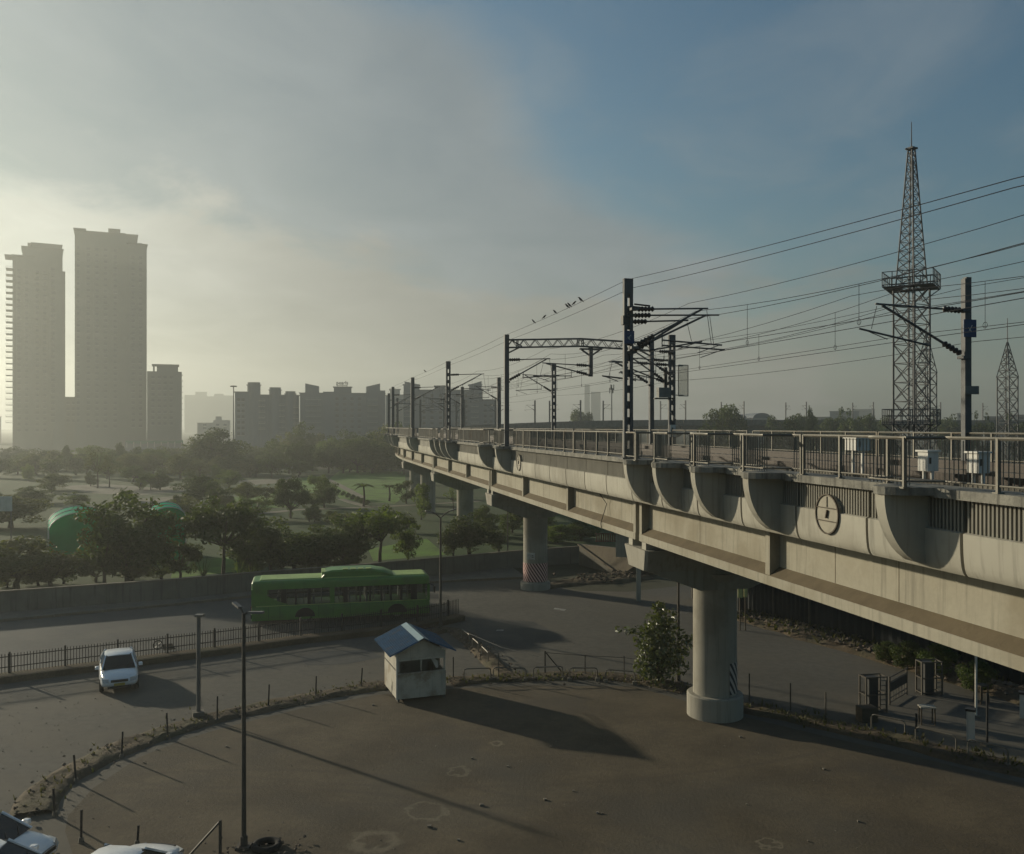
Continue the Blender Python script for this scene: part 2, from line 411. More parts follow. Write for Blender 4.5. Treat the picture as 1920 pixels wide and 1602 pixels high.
m.box(ctr+tdir*0.26+Vector((0, 0, 0.05)), (0.16, 0.012, 0.05), an+R(90)); m.box(ctr+tdir*0.26-Vector((0, 0, 0.06)), (0.18, 0.012, 0.05), an+R(90))
m.box(pl+od*0.022-Vector((0, 0, 0.2)), (0.45, 0.012, 0.03), an+R(90)); obj('plate_marks', m, MATS['emblem_dark'], P2)

# parapet panels: ribbed upper strip and smooth shell curving in below it, with open joints
shell = [(4.36, ZC), (4.42, ZC-0.02), (4.418, 9.9), (4.412, 9.72), (4.40, 9.56), (4.38, 9.42), (4.345, 9.32), (4.30, ZP), (4.12, ZP), (4.05, 9.40), (4.15, 9.6), (4.2, 9.95), (4.2, ZC)]
k0 = -46.75
while k0 < FAR-1:
    a0, a1 = k0+0.045, k0+2.955
    m = MB(); sweep(m, shell, arange(a0, a1, 1.5 if k0 > 75 else 3)); pnl = obj('parapet_panel', m, MATS['panel'], via); smooth_by_angle(pnl, 30)
    m = MB(); sweep(m, [(4.30, ZC), (4.30, 10.76), (4.15, 10.76), (4.15, ZC)], arange(a0, a1, 3))
    if k0 < 48:
        a = a0
        while a < a1-0.04:
            sweep(m, [(4.345, ZC+0.003), (4.345, 10.757), (4.29, 10.757), (4.29, ZC+0.003)], [a, a+0.048]); a += 0.105
    obj('ribbed_strip', m, MATS['panel_ribbed'], pnl)
    m = MB(); sweep(m, [(4.52, 10.763), (4.52, ZK), (3.66, ZK), (3.66, 10.763)], arange(a0-0.042+random.uniform(0, .012), a1+0.04, 3)); obj('coping_stone', m, MATS['coping'], via)
    m = MB(); sweep(m, [(-4.9, ZP), (-4.9, ZK), (-5.15, ZK), (-5.3, ZP)], arange(a0-0.03, a1+0.03, 3)); obj('rear_parapet_panel', m, MATS['panel'], via)
    k0 += 3.0
CORB = [-31.0, -25.5, -18.5, -12.75, -9.4, -6.3, -3.5, 19.5, 25.2, 39.6, 43.0, 46.3, 49.7, 66.2, 69.4, 88, 94, 112, 119, 143]
for a in CORB:
    m = MB(); rings = []
    for i in range(13):
        t = i/12.0; z = 10.81-1.53*t; uo = 4.16+1.18*math.sqrt(max(0.0, 1-t**2.0)); w = 0.17; wi = 0.34-0.05*t
        um = 3.6+(uo-3.6)*0.45
        rings.append([V(a-wi, 3.6, z), V(a-w-0.03, um, z), V(a-w+0.02, uo, z), V(a+w-0.02, uo, z), V(a+w+0.03, um, z), V(a+wi, 3.6, z)])
    m.quadstrip(rings); cb = obj('corbel', m, MATS['panel'], via); smooth_by_angle(cb, 40)
    m = MB(); pts = [V(a-0.62, 4.3, 0)]+[V(a-0.62*math.cos(b), 4.5+0.90*math.sin(b), 0) for b in [math.pi*k/10 for k in range(11)]]+[V(a+0.62, 4.3, 0)]
    m.quadstrip([[Vector((p.x, p.y, z)) for p in pts] for z in (10.80, 10.965)]); obj('corbel_platform', m, MATS['coping'], via)
# round emblems on the parapet
def emblem(a):
    c = Vector((0, 0, 0)); m = MB(); uu = 4.448; zc = 10.05
    m.lathe([], 3) if False else None
    P = lambda r, t: V(a+r*math.cos(t), uu, zc+r*math.sin(t))
    m.quadstrip([[V(a+0.48*math.cos(t), u, zc+0.48*math.sin(t)) for t in [2*math.pi*k/32 for k in range(32)]] for u in (4.30, uu-0.01)])
    e = obj('round_emblem', m, MATS['emblem'], via)
    m = MB(); N_ = 32
    for k in range(N_):
        t0, t1 = 2*math.pi*k/N_, 2*math.pi*(k+1)/N_
        m.bar(P(0.48, t0), P(0.48, t1), 0.035, 0.035)
    obj('ring', m, MATS['emblem_dark'], e)
    m = MB()
    for zo in (0.15, -0.17): m.bar(V(a-0.44, uu, zc+zo), V(a+0.44, uu, zc+zo), 0.022, 0.022)
    m.bar(V(a+0.02, uu, zc-0.10), V(a-0.04, uu, zc+0.10), 0.08, 0.03); m.bar(V(a, uu, zc+0.17), V(a, uu, zc+0.43), 0.012, 0.02)
    obj('bars', m, MATS['emblem_dark'], e)
emblem(-15.2); emblem(17.0)
# track bed, rails, cable troughs
for u in (1.75, -2.45):
    m = MB(); sweep(m, [(u-1.25, 10.715), (u-1.25, 10.86), (u+1.25, 10.86), (u+1.25, 10.715)], arange(NEAR, FAR, 3)); obj('track_bed', m, MATS['ballast'], via)
    for s in (-0.72, 0.72):
        m = MB(); sweep(m, [(u+s-0.035, 10.95), (u+s-0.035, 11.12), (u+s+0.035, 11.12), (u+s+0.035, 10.95)], arange(NEAR, FAR, 3)); obj('rail', m, MATS['rail_steel'], via)
    m = MB(); a = NEAR
    while a < FAR:
        sweep(m, [(u-1.15, 10.86), (u-1.15, 10.96), (u+1.15, 10.96), (u+1.15, 10.86)], [a, a+0.24]); a += 0.62
    obj('sleepers', m, MATS['deck'], via, kind='stuff')
for u, z in ((3.3, 11.0), (-0.35, 11.02), (-4.55, 11.05)):  # middle run takes the paler coping colour to stand in for sunlit edges
    k = NEAR
    while k < FAR:
        m = MB(); sweep(m, [(u-0.2, 10.7), (u-0.2, z), (u+0.2, z), (u+0.2, 10.7)], arange(k+.02, min(k+11.9, FAR), 3)); obj('cable_trough', m, MATS['coping' if u > -1 and u < 0 else 'deck'], via); k += 12
# railings
bal = MB().tube([(0, 0, 0.08), (0, 0, 0.98)], 0.014, 4).mesh('baluster')
pst = MB().box((0, 0, 0.52), (0.075, 0.055, 1.04)).box((0, 0, 0.02), (0.16, 0.14, 0.035)).mesh('post')
bal.materials.append(MATS['galv']); pst.materials.append(MATS['galv'])
def put(me, name, parent, a, u, z):
    o = link(name, me, parent); p = V(a, u, z)-root_loc(parent); o.location = p; o.rotation_euler = (0, 0, head(a)); return o
nb = 0
def railing(a0, a1, u, side, objs):
    global nb
    def uu(a):
        if side < 0: return u
        for c in CORB:
            if abs(a-c) < 0.72: return u+0.72
        return u
    m = MB(); al = arange(a0+0.04, a1-0.04, 0.24 if side > 0 and a0 < 70 else 2.0)
    for z, r in ((ZK+1.02, 0.036), (ZK+0.14, 0.022)):
        if r: m.tube([V(a, uu(a), z) for a in al], r, 6)
    rl = obj('railing', m, MATS['galv'], via)
    n = 6 if side > 0 else 5
    for k in range(n+1):
        a = a0+0.06+(a1-a0-0.12)*k/n+random.uniform(-.12, .12)*(0 < k < n); put(pst, 'railing_post', rl, a, uu(a), ZK-0.01)
    m = MB(); a = a0+0.15
    while a < a1:
        if objs and nb < 296: put(bal, 'baluster', rl, a, uu(a), ZK-0.01); nb += 1
        else: m.tube([V(a, uu(a), ZK+0.07), V(a, uu(a), ZK+0.97)], 0.014, 4)
        a += 0.128
    if m.v: obj('balusters', m, MATS['galv'], rl, kind='stuff')
for k in range(-24, 150, 10):
    railing(k, k+10, 4.38, 1, True)
for k in range(-44, -24, 10): railing(k, k+10, 4.38, 1, False)
for k in range(-24, 150, 10): railing(k+(0.5 if (k//10) % 3 == 0 else 0), k+10, -5.0, -1, False)
# the line beyond the bend: same deck, higher, mostly hidden by the near spans
fe = 560
for a0 in range(150, fe, 30):
    al = arange(a0+.1, min(a0+30, fe)-.1, 5)
    m = MB(); sweep(m, [(-3.4, ZB), (3.4, ZB), (3.4, ZP), (4.4, 9.5), (4.4, ZK+0.6), (4.1, ZK+0.6), (4.1, 10.7), (-4.9, 10.7), (-4.9, ZK+0.6), (-5.2, ZK+0.6), (-5.2, 9.5), (-3.4, ZP)], al)
    obj('distant_span', m, MATS['deck'], via)  # shade on this stretch put into the colour: darker than the near panels
    pier(a0, far=True)

# ------------------------------------------------------------------ overhead line masts, each a thing standing on the deck
def mast_thing(a, u, label, h=7.0, w=0.40, lattice=True, z0=None, cant=None, light=False, group='overhead line masts on the viaduct', sub=True):
    z0 = ZK-0.02 if z0 is None else z0
    b = V(a, u, z0); t = thing('overhead_line_mast', label, 'mast', b, 0.0, group)
    th = head(a); at = Vector((-math.sin(th), math.cos(th), 0)); un = Vector((-math.cos(th), -math.sin(th), 0)); mt = MATS['mast_light' if light else 'mast_steel']
    if lattice:
        for s in (-1, 1):
            cw = w*0.36; m = MB(); c = b+un*(w/2-cw/2)*s
            m.box(c+Vector((0, 0, h/2)), (cw, 0.17, h), math.atan2(un.y, un.x)); obj('channel', m, mt, t)
        m = MB(); z = 0.25
        while z < h-0.05:
            m.box(b+Vector((0, 0, z)), (w*.9, 0.025, 0.30), math.atan2(un.y, un.x)); z += 0.62
        m.box(b+Vector((0, 0, h-0.3)), (w, 0.19, 0.6), math.atan2(un.y, un.x))
        obj('batten_plates', m, mt, t, kind='stuff')
    else:
        m = MB(); m.box(b+Vector((0, 0, h/2)), (w, w*0.9, h), math.atan2(un.y, un.x)); obj('post', m, mt, t)
    m = MB(); m.box(b+Vector((0, 0, 0.03)), (w+0.25, w+0.2, 0.06), math.atan2(un.y, un.x)); obj('base_plate', m, mt, t)
    return t, b, at, un
def cantilever(t, a, u0, ut, z0=None, hi=16.75, lo=15.25, reg=15.35, over=0.35):
    """bracket from the mast at offset u0 to the track at offset ut"""
    s = 1 if ut < u0 else -1; w = 0.25
    m = MB(); e = ut-s*over
    m.tube([V(a, u0-s*0.75, hi+0.02), V(a, e, hi+0.12)], 0.036, 6)
    m.tube([V(a, u0-s*0.7, lo+(hi-lo)*0.7/abs(u0-ut)), V(a, ut-s*0.1, hi+0.08)], 0.045, 6)
    f = 0.45; ub = u0+(ut-u0)*f; zb = lo+(hi-lo)*f
    m.tube([V(a, ub, zb-0.35), V(a, ut-s*0.95, reg+0.08)], 0.034, 6)
    m.tube([V(a, ub, zb), V(a, ub, zb-0.42)], 0.02, 5)
    m.tube([V(a, ut-s*0.8, reg+0.06), V(a, ut+s*0.1, reg-0.25)], 0.017, 5)
    m.tube([V(a, ut-s*0.3, hi+0.05), V(a, ut-s*0.5, reg+0.08)], 0.012, 4)
    br = obj('bracket_arm', m, MATS['mast_steel'], t)
    for p, q in ((V(a, u0-s*w, hi), V(a, u0-s*0.95, hi+0.03)), (V(a, u0-s*w, lo+(hi-lo)*0.25/abs(u0-ut)), V(a, u0-s*0.95, lo+(hi-lo)*0.95/abs(u0-ut)))):
        n = 11; m = MB(); m.tube([p.lerp(q, i/(n-1)) for i in range(n)], [0.05 if i in (0, n-1) else (0.115 if i % 2 else 0.06) for i in range(n)], 8); obj('insulator', m, MATS['insulator'], br)
    for zc_ in (hi, lo): m = MB(); m.box(V(a, u0-s*0.12, zc_), (0.3, 0.3, 0.1), head(a)); obj('clamp', m, MATS['mast_steel'], br)
UL, UR = 4.62, -5.05
TL, TR = 1.75, -2.45
def plate_on(t, b, un, at, z, material='blue_plate', w=0.42, h=0.5, side=-1):
    m = MB(); d = at*(-1)*0.13
    m.box(b+d+Vector((0, 0, z)), (w, 0.03, h), math.atan2(un.y, un.x)); pl = obj('sign_plate', m, MATS[material], t)
    m = MB(); q = b+d*1.16+Vector((0, 0, z))
    m.bar(q-un*0.07+Vector((0, 0, .1)), q+un*0.05-Vector((0, 0, .08)), 0.02, 0.03, up=at); m.bar(q+un*0.07+Vector((0, 0, .02)), q-un*0.03-Vector((0, 0, .1)), 0.02, 0.03, up=at); obj('mark', m, MATS['white_paint'], pl)
# left row
t, b, at, un = mast_thing(-1.9, UL, 'tall slotted dark steel mast, nearest of the left-hand row on the viaduct', 7.05, 0.37)
cantilever(t, -2.25, UL, TL); cantilever(t, -1.9, UL, TL-.3, hi=16.55, lo=15.1, reg=15.2, over=.7); cantilever(t, -1.5, UL, TL+0.5, hi=16.35, lo=14.95, reg=15.55)
plate_on(t, b, un, at, 4.75)
m = MB()
for da in (-.3, .3): m.tube([V(-1.9+da, UL-.15, 16.95), V(-1.9+da, UL-0.8, 16.9)], 0.035, 6)
m.box(V(-1.9, UL+.12, 16.35), (0.25, 0.25, 0.35), head(0)); obj('feeder_bracket', m, MATS['insulator'], t)
names_l = {42.6: 'plain dark mast standing between the steel portal and the far blocks', 69: 'dark mast on the left viaduct edge in front of the apartment blocks'}
for a in (42.6, 69, 94, 119, 144):
    t, b, at, un = mast_thing(a, UL, names_l.get(a, 'slender dark mast at the far left bend of the viaduct, %s from the near end' % ORD[max(0, int((a-94)//25))]), 7.0, 0.40, lattice=a < 60, group='overhead line masts on the viaduct' if a in names_l else 'masts at the far bend')
    cantilever(t, a, UL, TL)
# right row
t, b, at, un = mast_thing(16.2, UR, 'lattice mast behind the track carrying a white framed screen and grey boxes', 6.9, 0.42)
cantilever(t, 15.9, UR, TR); cantilever(t, 16.4, UR, TR+.9, hi=16.0, lo=14.8, reg=15.2, over=.5); cantilever(t, 16.8, UR, TR-0.4, hi=16.3, lo=14.9, reg=15.5)
m = MB(); q = b-un*0.75+Vector((0, 0, 4.1)); 
for dz_ in (-0.95, 0.95): m.bar(q-un*0.32+Vector((0, 0, dz_)), q+un*0.32+Vector((0, 0, dz_)), 0.05)
for du in (-0.32, 0.32): m.bar(q+un*du-Vector((0, 0, 0.95)), q+un*du+Vector((0, 0, 0.95)), 0.05)
m.bar(q-Vector((0, 0, 0.9)), b+Vector((0, 0, 3.2)), 0.05); m.bar(q+Vector((0, 0, 0.9)), b+Vector((0, 0, 5.0)), 0.05); fr = obj('screen_frame', m, MATS['mast_light'], t)
m = MB(); m.box(q, (0.58, 0.012, 1.84), math.atan2(un.y, un.x)); obj('screen_mesh', m, glass_mat('screen_mesh', (0.9, 0.9, 0.88), 0.82, 0.8), fr)
m = MB(); m.box(b+un*0.55+Vector((0, 0, 3.35)), (0.75, 0.4, 0.6), math.atan2(un.y, un.x)); bx_ = obj('equipment_box', m, MATS['mast_light'], t)
m = MB(); m.tube([b+un*0.42+Vector((0, 0, 3.6)), b+un*0.42+Vector((0, 0, 4.9))], 0.12, 8); m.box(b+un*0.5+Vector((0, 0, 2.98)), (1.3, 0.3, 0.08), math.atan2(un.y, un.x)); obj('arrester', m, MATS['insulator'], bx_)
m = MB(); m.box(b-at*0.14+Vector((0, 0, 1.0)), (0.36, 0.03, 0.75), math.atan2(un.y, un.x)); np_ = obj('number_board', m, MATS['white_paint'], t)
m = MB(); m.box(b-at*0.16+Vector((0, 0, 1.12)), (0.13, 0.02, 0.16), R(45)); obj('board_mark', m, MATS['emblem_dark'], np_)
m = MB(); m.tube([b+Vector((0, 0, 5.4)), V(16.2, UR+0.2, 0)+Vector((0, 0, 13.2)), V(12.5, UR+0.1, 11.1)], 0.02, 5); obj('guy_rod', m, MATS['wire'], t)
t, b, at, un = mast_thing(-8.75, UR, 'big rectangular mast at the right edge with a long bracket pointing left', 6.35, 0.2, lattice=False, light=False)
m = MB(); m.box(b+un*0.13+Vector((0, 0, 3.15)), (0.06, 0.2, 6.3), math.atan2(un.y, un.x)); obj('flange', m, MATS['mast_steel'], t)
cantilever(t, -8.75, UR, TR+0.6, hi=16.15, lo=14.55, reg=15.35); plate_on(t, b, un, at, 4.6, w=0.5, h=0.6)
m = MB(); m.box(b-at*0.22+Vector((0, 0, 2.5)), (0.55, 0.03, 0.28), math.atan2(un.y, un.x)); obj('number_board', m, MATS['mast_light'], t)
names_r = {42.7: 'dark lattice mast seen under the steel portal beam', 66: 'thin dark mast just left of the steel portal'}
for a in (42.7, 66, 91, 116, 141):
    t, b, at, un = mast_thing(a, UR, names_r.get(a, 'thin dark mast behind the track near the viaduct bend, %s from the near end' % ORD[max(0, int((a-91)//25))]), 6.95, 0.42, lattice=a < 60, group='overhead line masts on the viaduct' if a in names_r else 'masts behind the track near the bend')
    cantilever(t, a, UR, TR)
i = 0
for a in range(168, 545, 26):
    for u, ut in ((UL, TL), (UR, TR)):
        t, b, at, un = mast_thing(a+(3 if u < 0 else 0), u, 'tiny mast on the distant stretch of the line along the skyline', 7.2, 0.36, lattice=False, z0=ZK+rise(a)*0, group='masts on the distant line')
        cantilever(t, a+(3 if u < 0 else 0), u, ut)
# steel portal over both tracks
ap = 19.5
pt = thing('steel_portal', 'steel portal with a lattice beam spanning both tracks on the viaduct', 'portal', V(ap, UL, ZK-0.02))
for u in (UL, UR):
    m = MB(); m.box(V(ap, u, (ZK+17.95)/2), (0.28, 0.26, 17.95-ZK), head(ap)); obj('column', m, MATS['mast_steel'], pt)
    m = MB(); s = -1 if u > 0 else 1
    m.bar(V(ap, u, 16.75), V(ap, u+s*1.0, 17.25), 0.09); m.bar(V(ap, u, 17.75), V(ap, u+s*1.0, 17.25), 0.06); obj('knee_brace', m, MATS['mast_steel'], pt)
m = MB(); um = (UL+UR)/2; zt = lambda u: 17.62+0.18*(1-abs(u-um)/4.8)
n = 26; us = [UL+(UR-UL)*k/n for k in range(n+1)]
for z in (0, -0.48):
    for da in (-.17, .17):
        for k in range(n): m.bar(V(ap+da, us[k], zt(us[k])+z), V(ap+da, us[k+1], zt(us[k+1])+z), 0.075)
bm_ = obj('beam_chords', m, MATS['mast_steel'], pt)
m = MB()
for k in range(n):
    for da in (-.17, .17):
        p, q = (0, -0.48) if k % 2 else (-0.48, 0)
        m.bar(V(ap+da, us[k], zt(us[k])+p), V(ap+da, us[k+1], zt(us[k+1])+q), 0.035)
for u in (UL-0.7, um-0.15, um+0.15, UR+0.7):
    for da in (-.17, .17): m.bar(V(ap+da, u, zt(u)), V(ap+da, u, zt(u)-.48), 0.06)
obj('beam_lacing', m, MATS['mast_steel'], bm_)
ud = -0.9
m = MB(); m.box(V(ap, ud, 16.35), (0.24, 0.24, 1.9), head(ap)); m.box(V(ap, ud, 17.15), (1.5, 0.22, 0.1), head(ap)); m.bar(V(ap, ud-.6, 17.1), V(ap, ud, 16.7), 0.1); m.bar(V(ap, ud+.6, 17.1), V(ap, ud, 16.7), 0.1); obj('drop_post', m, MATS['mast_steel'], pt)
cantilever(pt, ap, ud, TL+0.2, hi=16.1, lo=15.5, reg=15.3); cantilever(pt, ap, UR, TR-.2, hi=16.3, lo=14.9, reg=15.35); cantilever(pt, ap+.3, UL, TL+.3, hi=16.4, lo=15.0, reg=15.4)

# ------------------------------------------------------------------ wires: every conductor one thing, its droppers parts
def sagline(pts, sag, n=9):
    out = []
    for (a0, u0, z0), (a1, u1, z1) in zip(pts[:-1], pts[1:]):
        for k in range(n):
            f = k/n; out.append(V(a0+(a1-a0)*f, u0+(u1-u0)*f, z0+(z1-z0)*f-sag*4*f*(1-f)))
    out.append(V(*pts[-1])); return out
def wire(name, label, cat, pts, sag, r=0.0095, group='overhead wires'):
    b = V(*pts[0]); o = thing(name, label, cat, b, 0, group); m = MB(); m.tube(sagline(pts, sag), r, 4); obj('conductor', m, MATS['wire'], o); return o
ML = [-1.9, 19.5, 42.6, 69, 94, 119, 144]; MR = [-8.75, 16.2, 42.7, 66, 91, 116, 141]
wire('feeder_wire', 'upper of the two thin wires along the tops of the left masts', 'wire', [(-34, UL, 15.75), (-21.3, UL, 16.62)]+[(a, UL, 17.95) for a in ML], 0.07)
wire('feeder_wire', 'lower of the two thin wires along the tops of the left masts', 'wire', [(-34, UL, 15.62), (-21.3, UL, 16.46)]+[(a, UL-.15, 17.62) for a in ML], 0.08)
def cat_pair(ut, ms, tag_, hi, reg, zs, zc_, a_near):
    sup = [(a_near, ut, zs)]+[(a, ut, hi) for a in ms]; cl = [(a_near, ut, zc_)]+[(a, ut+(0.18 if i % 2 else -.18), reg-0.28) for i, a in enumerate(ms)]
    w = wire('messenger_wire', 'sagging carrier wire above the %s' % tag_, 'wire', sup, 0.55, 0.0095)
    c = wire('contact_wire', 'straight contact wire over the %s' % tag_, 'wire', cl, 0.03, 0.010)
    for (a0, u0, z0), (a1, u1, z1), (b0, _, y0), (b1, _, y1) in zip(sup[:-1], sup[1:], cl[:-1], cl[1:]):
        if a0 > 70: continue
        for f in (0.15, 0.38, 0.62, 0.85):
            a = a0+(a1-a0)*f; zt_ = z0+(z1-z0)*f-0.55*4*f*(1-f); zb_ = y0+(y1-y0)*f
            m = MB(); m.tube([V(a, ut, zt_), V(a, ut, zb_)], 0.008, 4); k = zb_+0.1
            m.tube([V(a+0.09*math.cos(q), ut, k+0.09*math.sin(q)) for q in [2*math.pi*j/8 for j in range(9)]], 0.008, 4); obj('dropper', m, MATS['wire'], w)
cat_pair(TL, ML, 'left-hand track', 16.8, 15.35, 16.6, 15.0, -30)
cat_pair(TR, MR, 'right-hand track', 16.75, 15.35, 16.6, 15.05, -34)
wire('messenger_wire', 'second carrier wire overlapping the left-hand track', 'wire', [(-30, TL+1.0, 16.35)]+[(a, TL+0.5, 16.45) for a in ML[:3]]+[(69, TL, 16.8)], 0.45, 0.0095)
wire('contact_wire', 'second contact wire overlapping the left-hand track', 'wire', [(-30, TL+.9, 14.85)]+[(a, TL+0.45, 15.3) for a in ML[:3]], 0.05, 0.0095)
wire('messenger_wire', 'second carrier wire overlapping the right-hand track', 'wire', [(-34, TR-.8, 16.3)]+[(a, TR-0.4, 16.4) for a in MR[:3]]+[(66, TR, 16.75)], 0.45, 0.0095)
wire('feeder_wire', 'thin wire strung along the tops of the right-hand masts', 'wire', [(-34, UR, 17.2)]+[(a, UR, 17.3 if i else 16.95) for i, a in enumerate(MR)], 0.3, 0.0095)
wire('feeder_wire', 'thin wire just below the carrier wire of the right-hand track', 'wire', [(-34, TR+.5, 16.15)]+[(a, TR+.4, 16.0) for a in MR[:4]], 0.25, 0.009)
wire('feeder_wire', 'thin wire between the two carrier wires over the deck centre', 'wire', [(-34, -0.4, 17.0)]+[(a, -0.6, 16.5) for a in MR[:4]], 0.4, 0.009)
wire('contact_wire', 'second contact wire overlapping the right-hand track', 'wire', [(-34, TR-.7, 14.8)]+[(a, TR-.4, 15.28) for a in MR[:3]], 0.05, 0.009)
wire('feeder_wire', 'upper thin wire crossing behind the tall lattice tower', 'wire', [(-30, TL+.4, 16.95)]+[(a, TL+.3, 17.1) for a in ML[:3]]+[(69, TL, 17.0)], 0.35, 0.009)
wire('earth_wire', 'lowest thin wire running past the screen on the lattice mast', 'wire', [(-34, UR-.3, 15.2), (-8.75, UR-.3, 15.1)]+[(a, UR, 15.0) for a in MR[1:4]], 0.2, 0.0095)

# ------------------------------------------------------------------ small things on the deck
def cabinet(a, u, w, d, h, label, z=10.96, legs=0.25):
    t = thing('trackside_cabinet', label, 'cabinet', V(a, u, z), 0, 'white cabinets on the viaduct'); th = head(a)
    m = MB(); m.box(V(a, u, z+legs+h/2), (w, d, h), th); c = obj('housing', m, MATS['white_paint'], t)
    m = MB(); m.box(V(a, u, z+legs+h+0.02), (w+0.08, d+0.08, 0.04), th); obj('lid', m, MATS['white_paint'], t)
    for s in (-1, 1):
        m = MB(); m.box(V(a+s*d*0.4, u, z+legs/2), (0.06, 0.05, legs), th); obj('leg', m, MATS['white_paint'], t)
    m = MB(); m.box(V(a-d/2-.012, u+w*.3, z+legs+h*.55), (0.04, 0.02, 0.14), th); obj('handle', m, MATS['emblem_dark'], c)
cabinet(-17.0, 3.0, 0.28, 0.34, 0.44, 'white cabinet behind the railing below the big right-hand mast', legs=0.22)
cabinet(-18.5, 2.95, 0.28, 0.34, 0.42, 'white cabinet behind the railing, rightmost on the viaduct', legs=0.25)
cabinet(-14.2, 2.9, 0.42, 0.5, 0.3, 'pale box with a wide lid raised above the railing, left of the big mast', legs=0.62)
# birds
def bird(p, yaw, label, sz=1.0, up=0.5):
    t = thing('bird', label, 'bird', p, yaw, 'birds on the wires')
    m = MB(); pts = []; rr = []
    for x, z, r in ((-0.20, -0.10, 0.0095), (-0.10, 0.0, 0.035), (0.0, 0.075, 0.07), (0.07, 0.14, 0.062), (0.11, 0.20, 0.045), (0.15, 0.225, 0.035), (0.18, 0.222, 0.0095)): pts.append(Vector((x, 0, z+0.06))*sz); rr.append(r*sz)
    m.tube(pts, rr, 8); obj('body', m, MATS['bird_dark'], t, world=False, smooth=True)
    for s in (-1, 1):
        m = MB(); q = [(0.06, s*0.06, 0.2), (0.0, s*0.075, 0.17), (-0.2, s*0.035, 0.0), (-0.16, s*0.02, 0.03), (0.0, s*0.055, 0.10)]; b_ = [Vector(x)*sz for x in q]
        m.quadstrip([b_, [v+Vector((0, s*0.012, 0)) for v in b_]]); obj('wing', m, MATS['bird_dark'], t, world=False)
    m = MB()
    for s in (-1, 1): m.tube([Vector((0.01, s*0.025, 0.09))*sz, Vector((0.01, s*0.025, -0.01))*sz], 0.006*sz, 4)
    obj('legs', m, MATS['bird_dark'], t, world=False)
    m = MB(); m.tube([Vector((0.17, 0, 0.285))*sz, Vector((0.235, 0, 0.27))*sz], 0.014*sz, 5, 0.003); obj('beak', m, MATS['bird_dark'], t, world=False)
_top = sagline([(a, UL, 17.95) for a in ML], 0.07, 60)
def on_wire(px):
    best = min(_top, key=lambda p: abs(CX+F*p.x/p.y-px)); return best+Vector((0, 0, 0.02))
bl = ['leftmost of the birds in the row on the wire', 'second bird from the left on the wire', 'third bird from the left on the wire', 'fourth bird from the left, tail down on the wire', 'fifth bird from the left on the wire', 'sixth bird from the left, facing its neighbour on the wire', 'rightmost bird of the row on the wire', 'lone small bird far left on the wire above the blocks']
for px_, yw, lb, sz in zip((1001, 1020, 1041, 1062, 1068, 1077, 1087, 797), (200, 10, 160, 150, 150, 20, 160, 170), bl, (1.0, 1.0, 1.0, 1.1, 1.1, 1.0, 1.15, 1.3)):
    bird(on_wire(px_), R(yw), lb, sz*0.62)
# ------------------------------------------------------------------ ground, roads, yard, park
mat('soil', (0.075, 0.075, 0.04), 0.95, 0.4, 0.15, bump=0.4, bscale=6, dirt=(0.07, 0.085, 0.035), dscale=0.06, dirt_amt=0.8)
mat('asphalt', (0.135, 0.126, 0.104), 0.9, 0.3, 0.18, bump=0.15, bscale=30, fine=0.25, dirt=(0.16, 0.14, 0.105), dscale=0.09, dirt_amt=0.7)
mat('asphalt_dark', (0.075, 0.078, 0.075), 0.75, 0.25, 0.25, bump=0.12, bscale=30, fine=0.2, dirt=(0.12, 0.11, 0.09), dscale=0.12, dirt_amt=0.6)
mat('lawn', (0.022, 0.072, 0.007), 0.95, 0.35, 0.10, col2=(0.036, 0.06, 0.011), bump=0.6, bscale=12, dirt=(0.05, 0.075, 0.018), dscale=0.12)
mat('lawn_bright', (0.12, 0.26, 0.022), 0.95, 0.35, 0.3, col2=(0.075, 0.14, 0.016), bump=0.6, bscale=12)
mat('path', (0.22, 0.20, 0.145), 0.9, 0.3, 0.5, bump=0.2, dirt=(0.2, 0.16, 0.1), dscale=0.5)
mat('kerb_soil', (0.17, 0.125, 0.075), 0.95, 0.45, 0.8, bump=0.9, bscale=9, fine=0.3, dirt=(0.08, 0.08, 0.04), dscale=0.5, dirt_amt=0.6)
mat('concrete_old', (0.20, 0.185, 0.15), 0.9, 0.3, 0.5, streak=0.5, bump=0.2, bscale=8)
mat('concrete_slope', (0.21, 0.175, 0.125), 0.9, 0.25, 0.6, streak=0.3, bump=0.3, bscale=5)
mat('paint_worn', (0.42, 0.41, 0.38), 0.8, 0.5, 3.0)
mat('stone', (0.26, 0.23, 0.18), 0.9, 0.4, 6.0, rand=0.35)
mat('rubble_mix', (0.20, 0.16, 0.12), 0.95, 0.5, 2.5, col2=(0.11, 0.08, 0.06), bump=0.5)
mat('fence_dark', (0.035, 0.035, 0.034), 0.6, 0.3, 4)
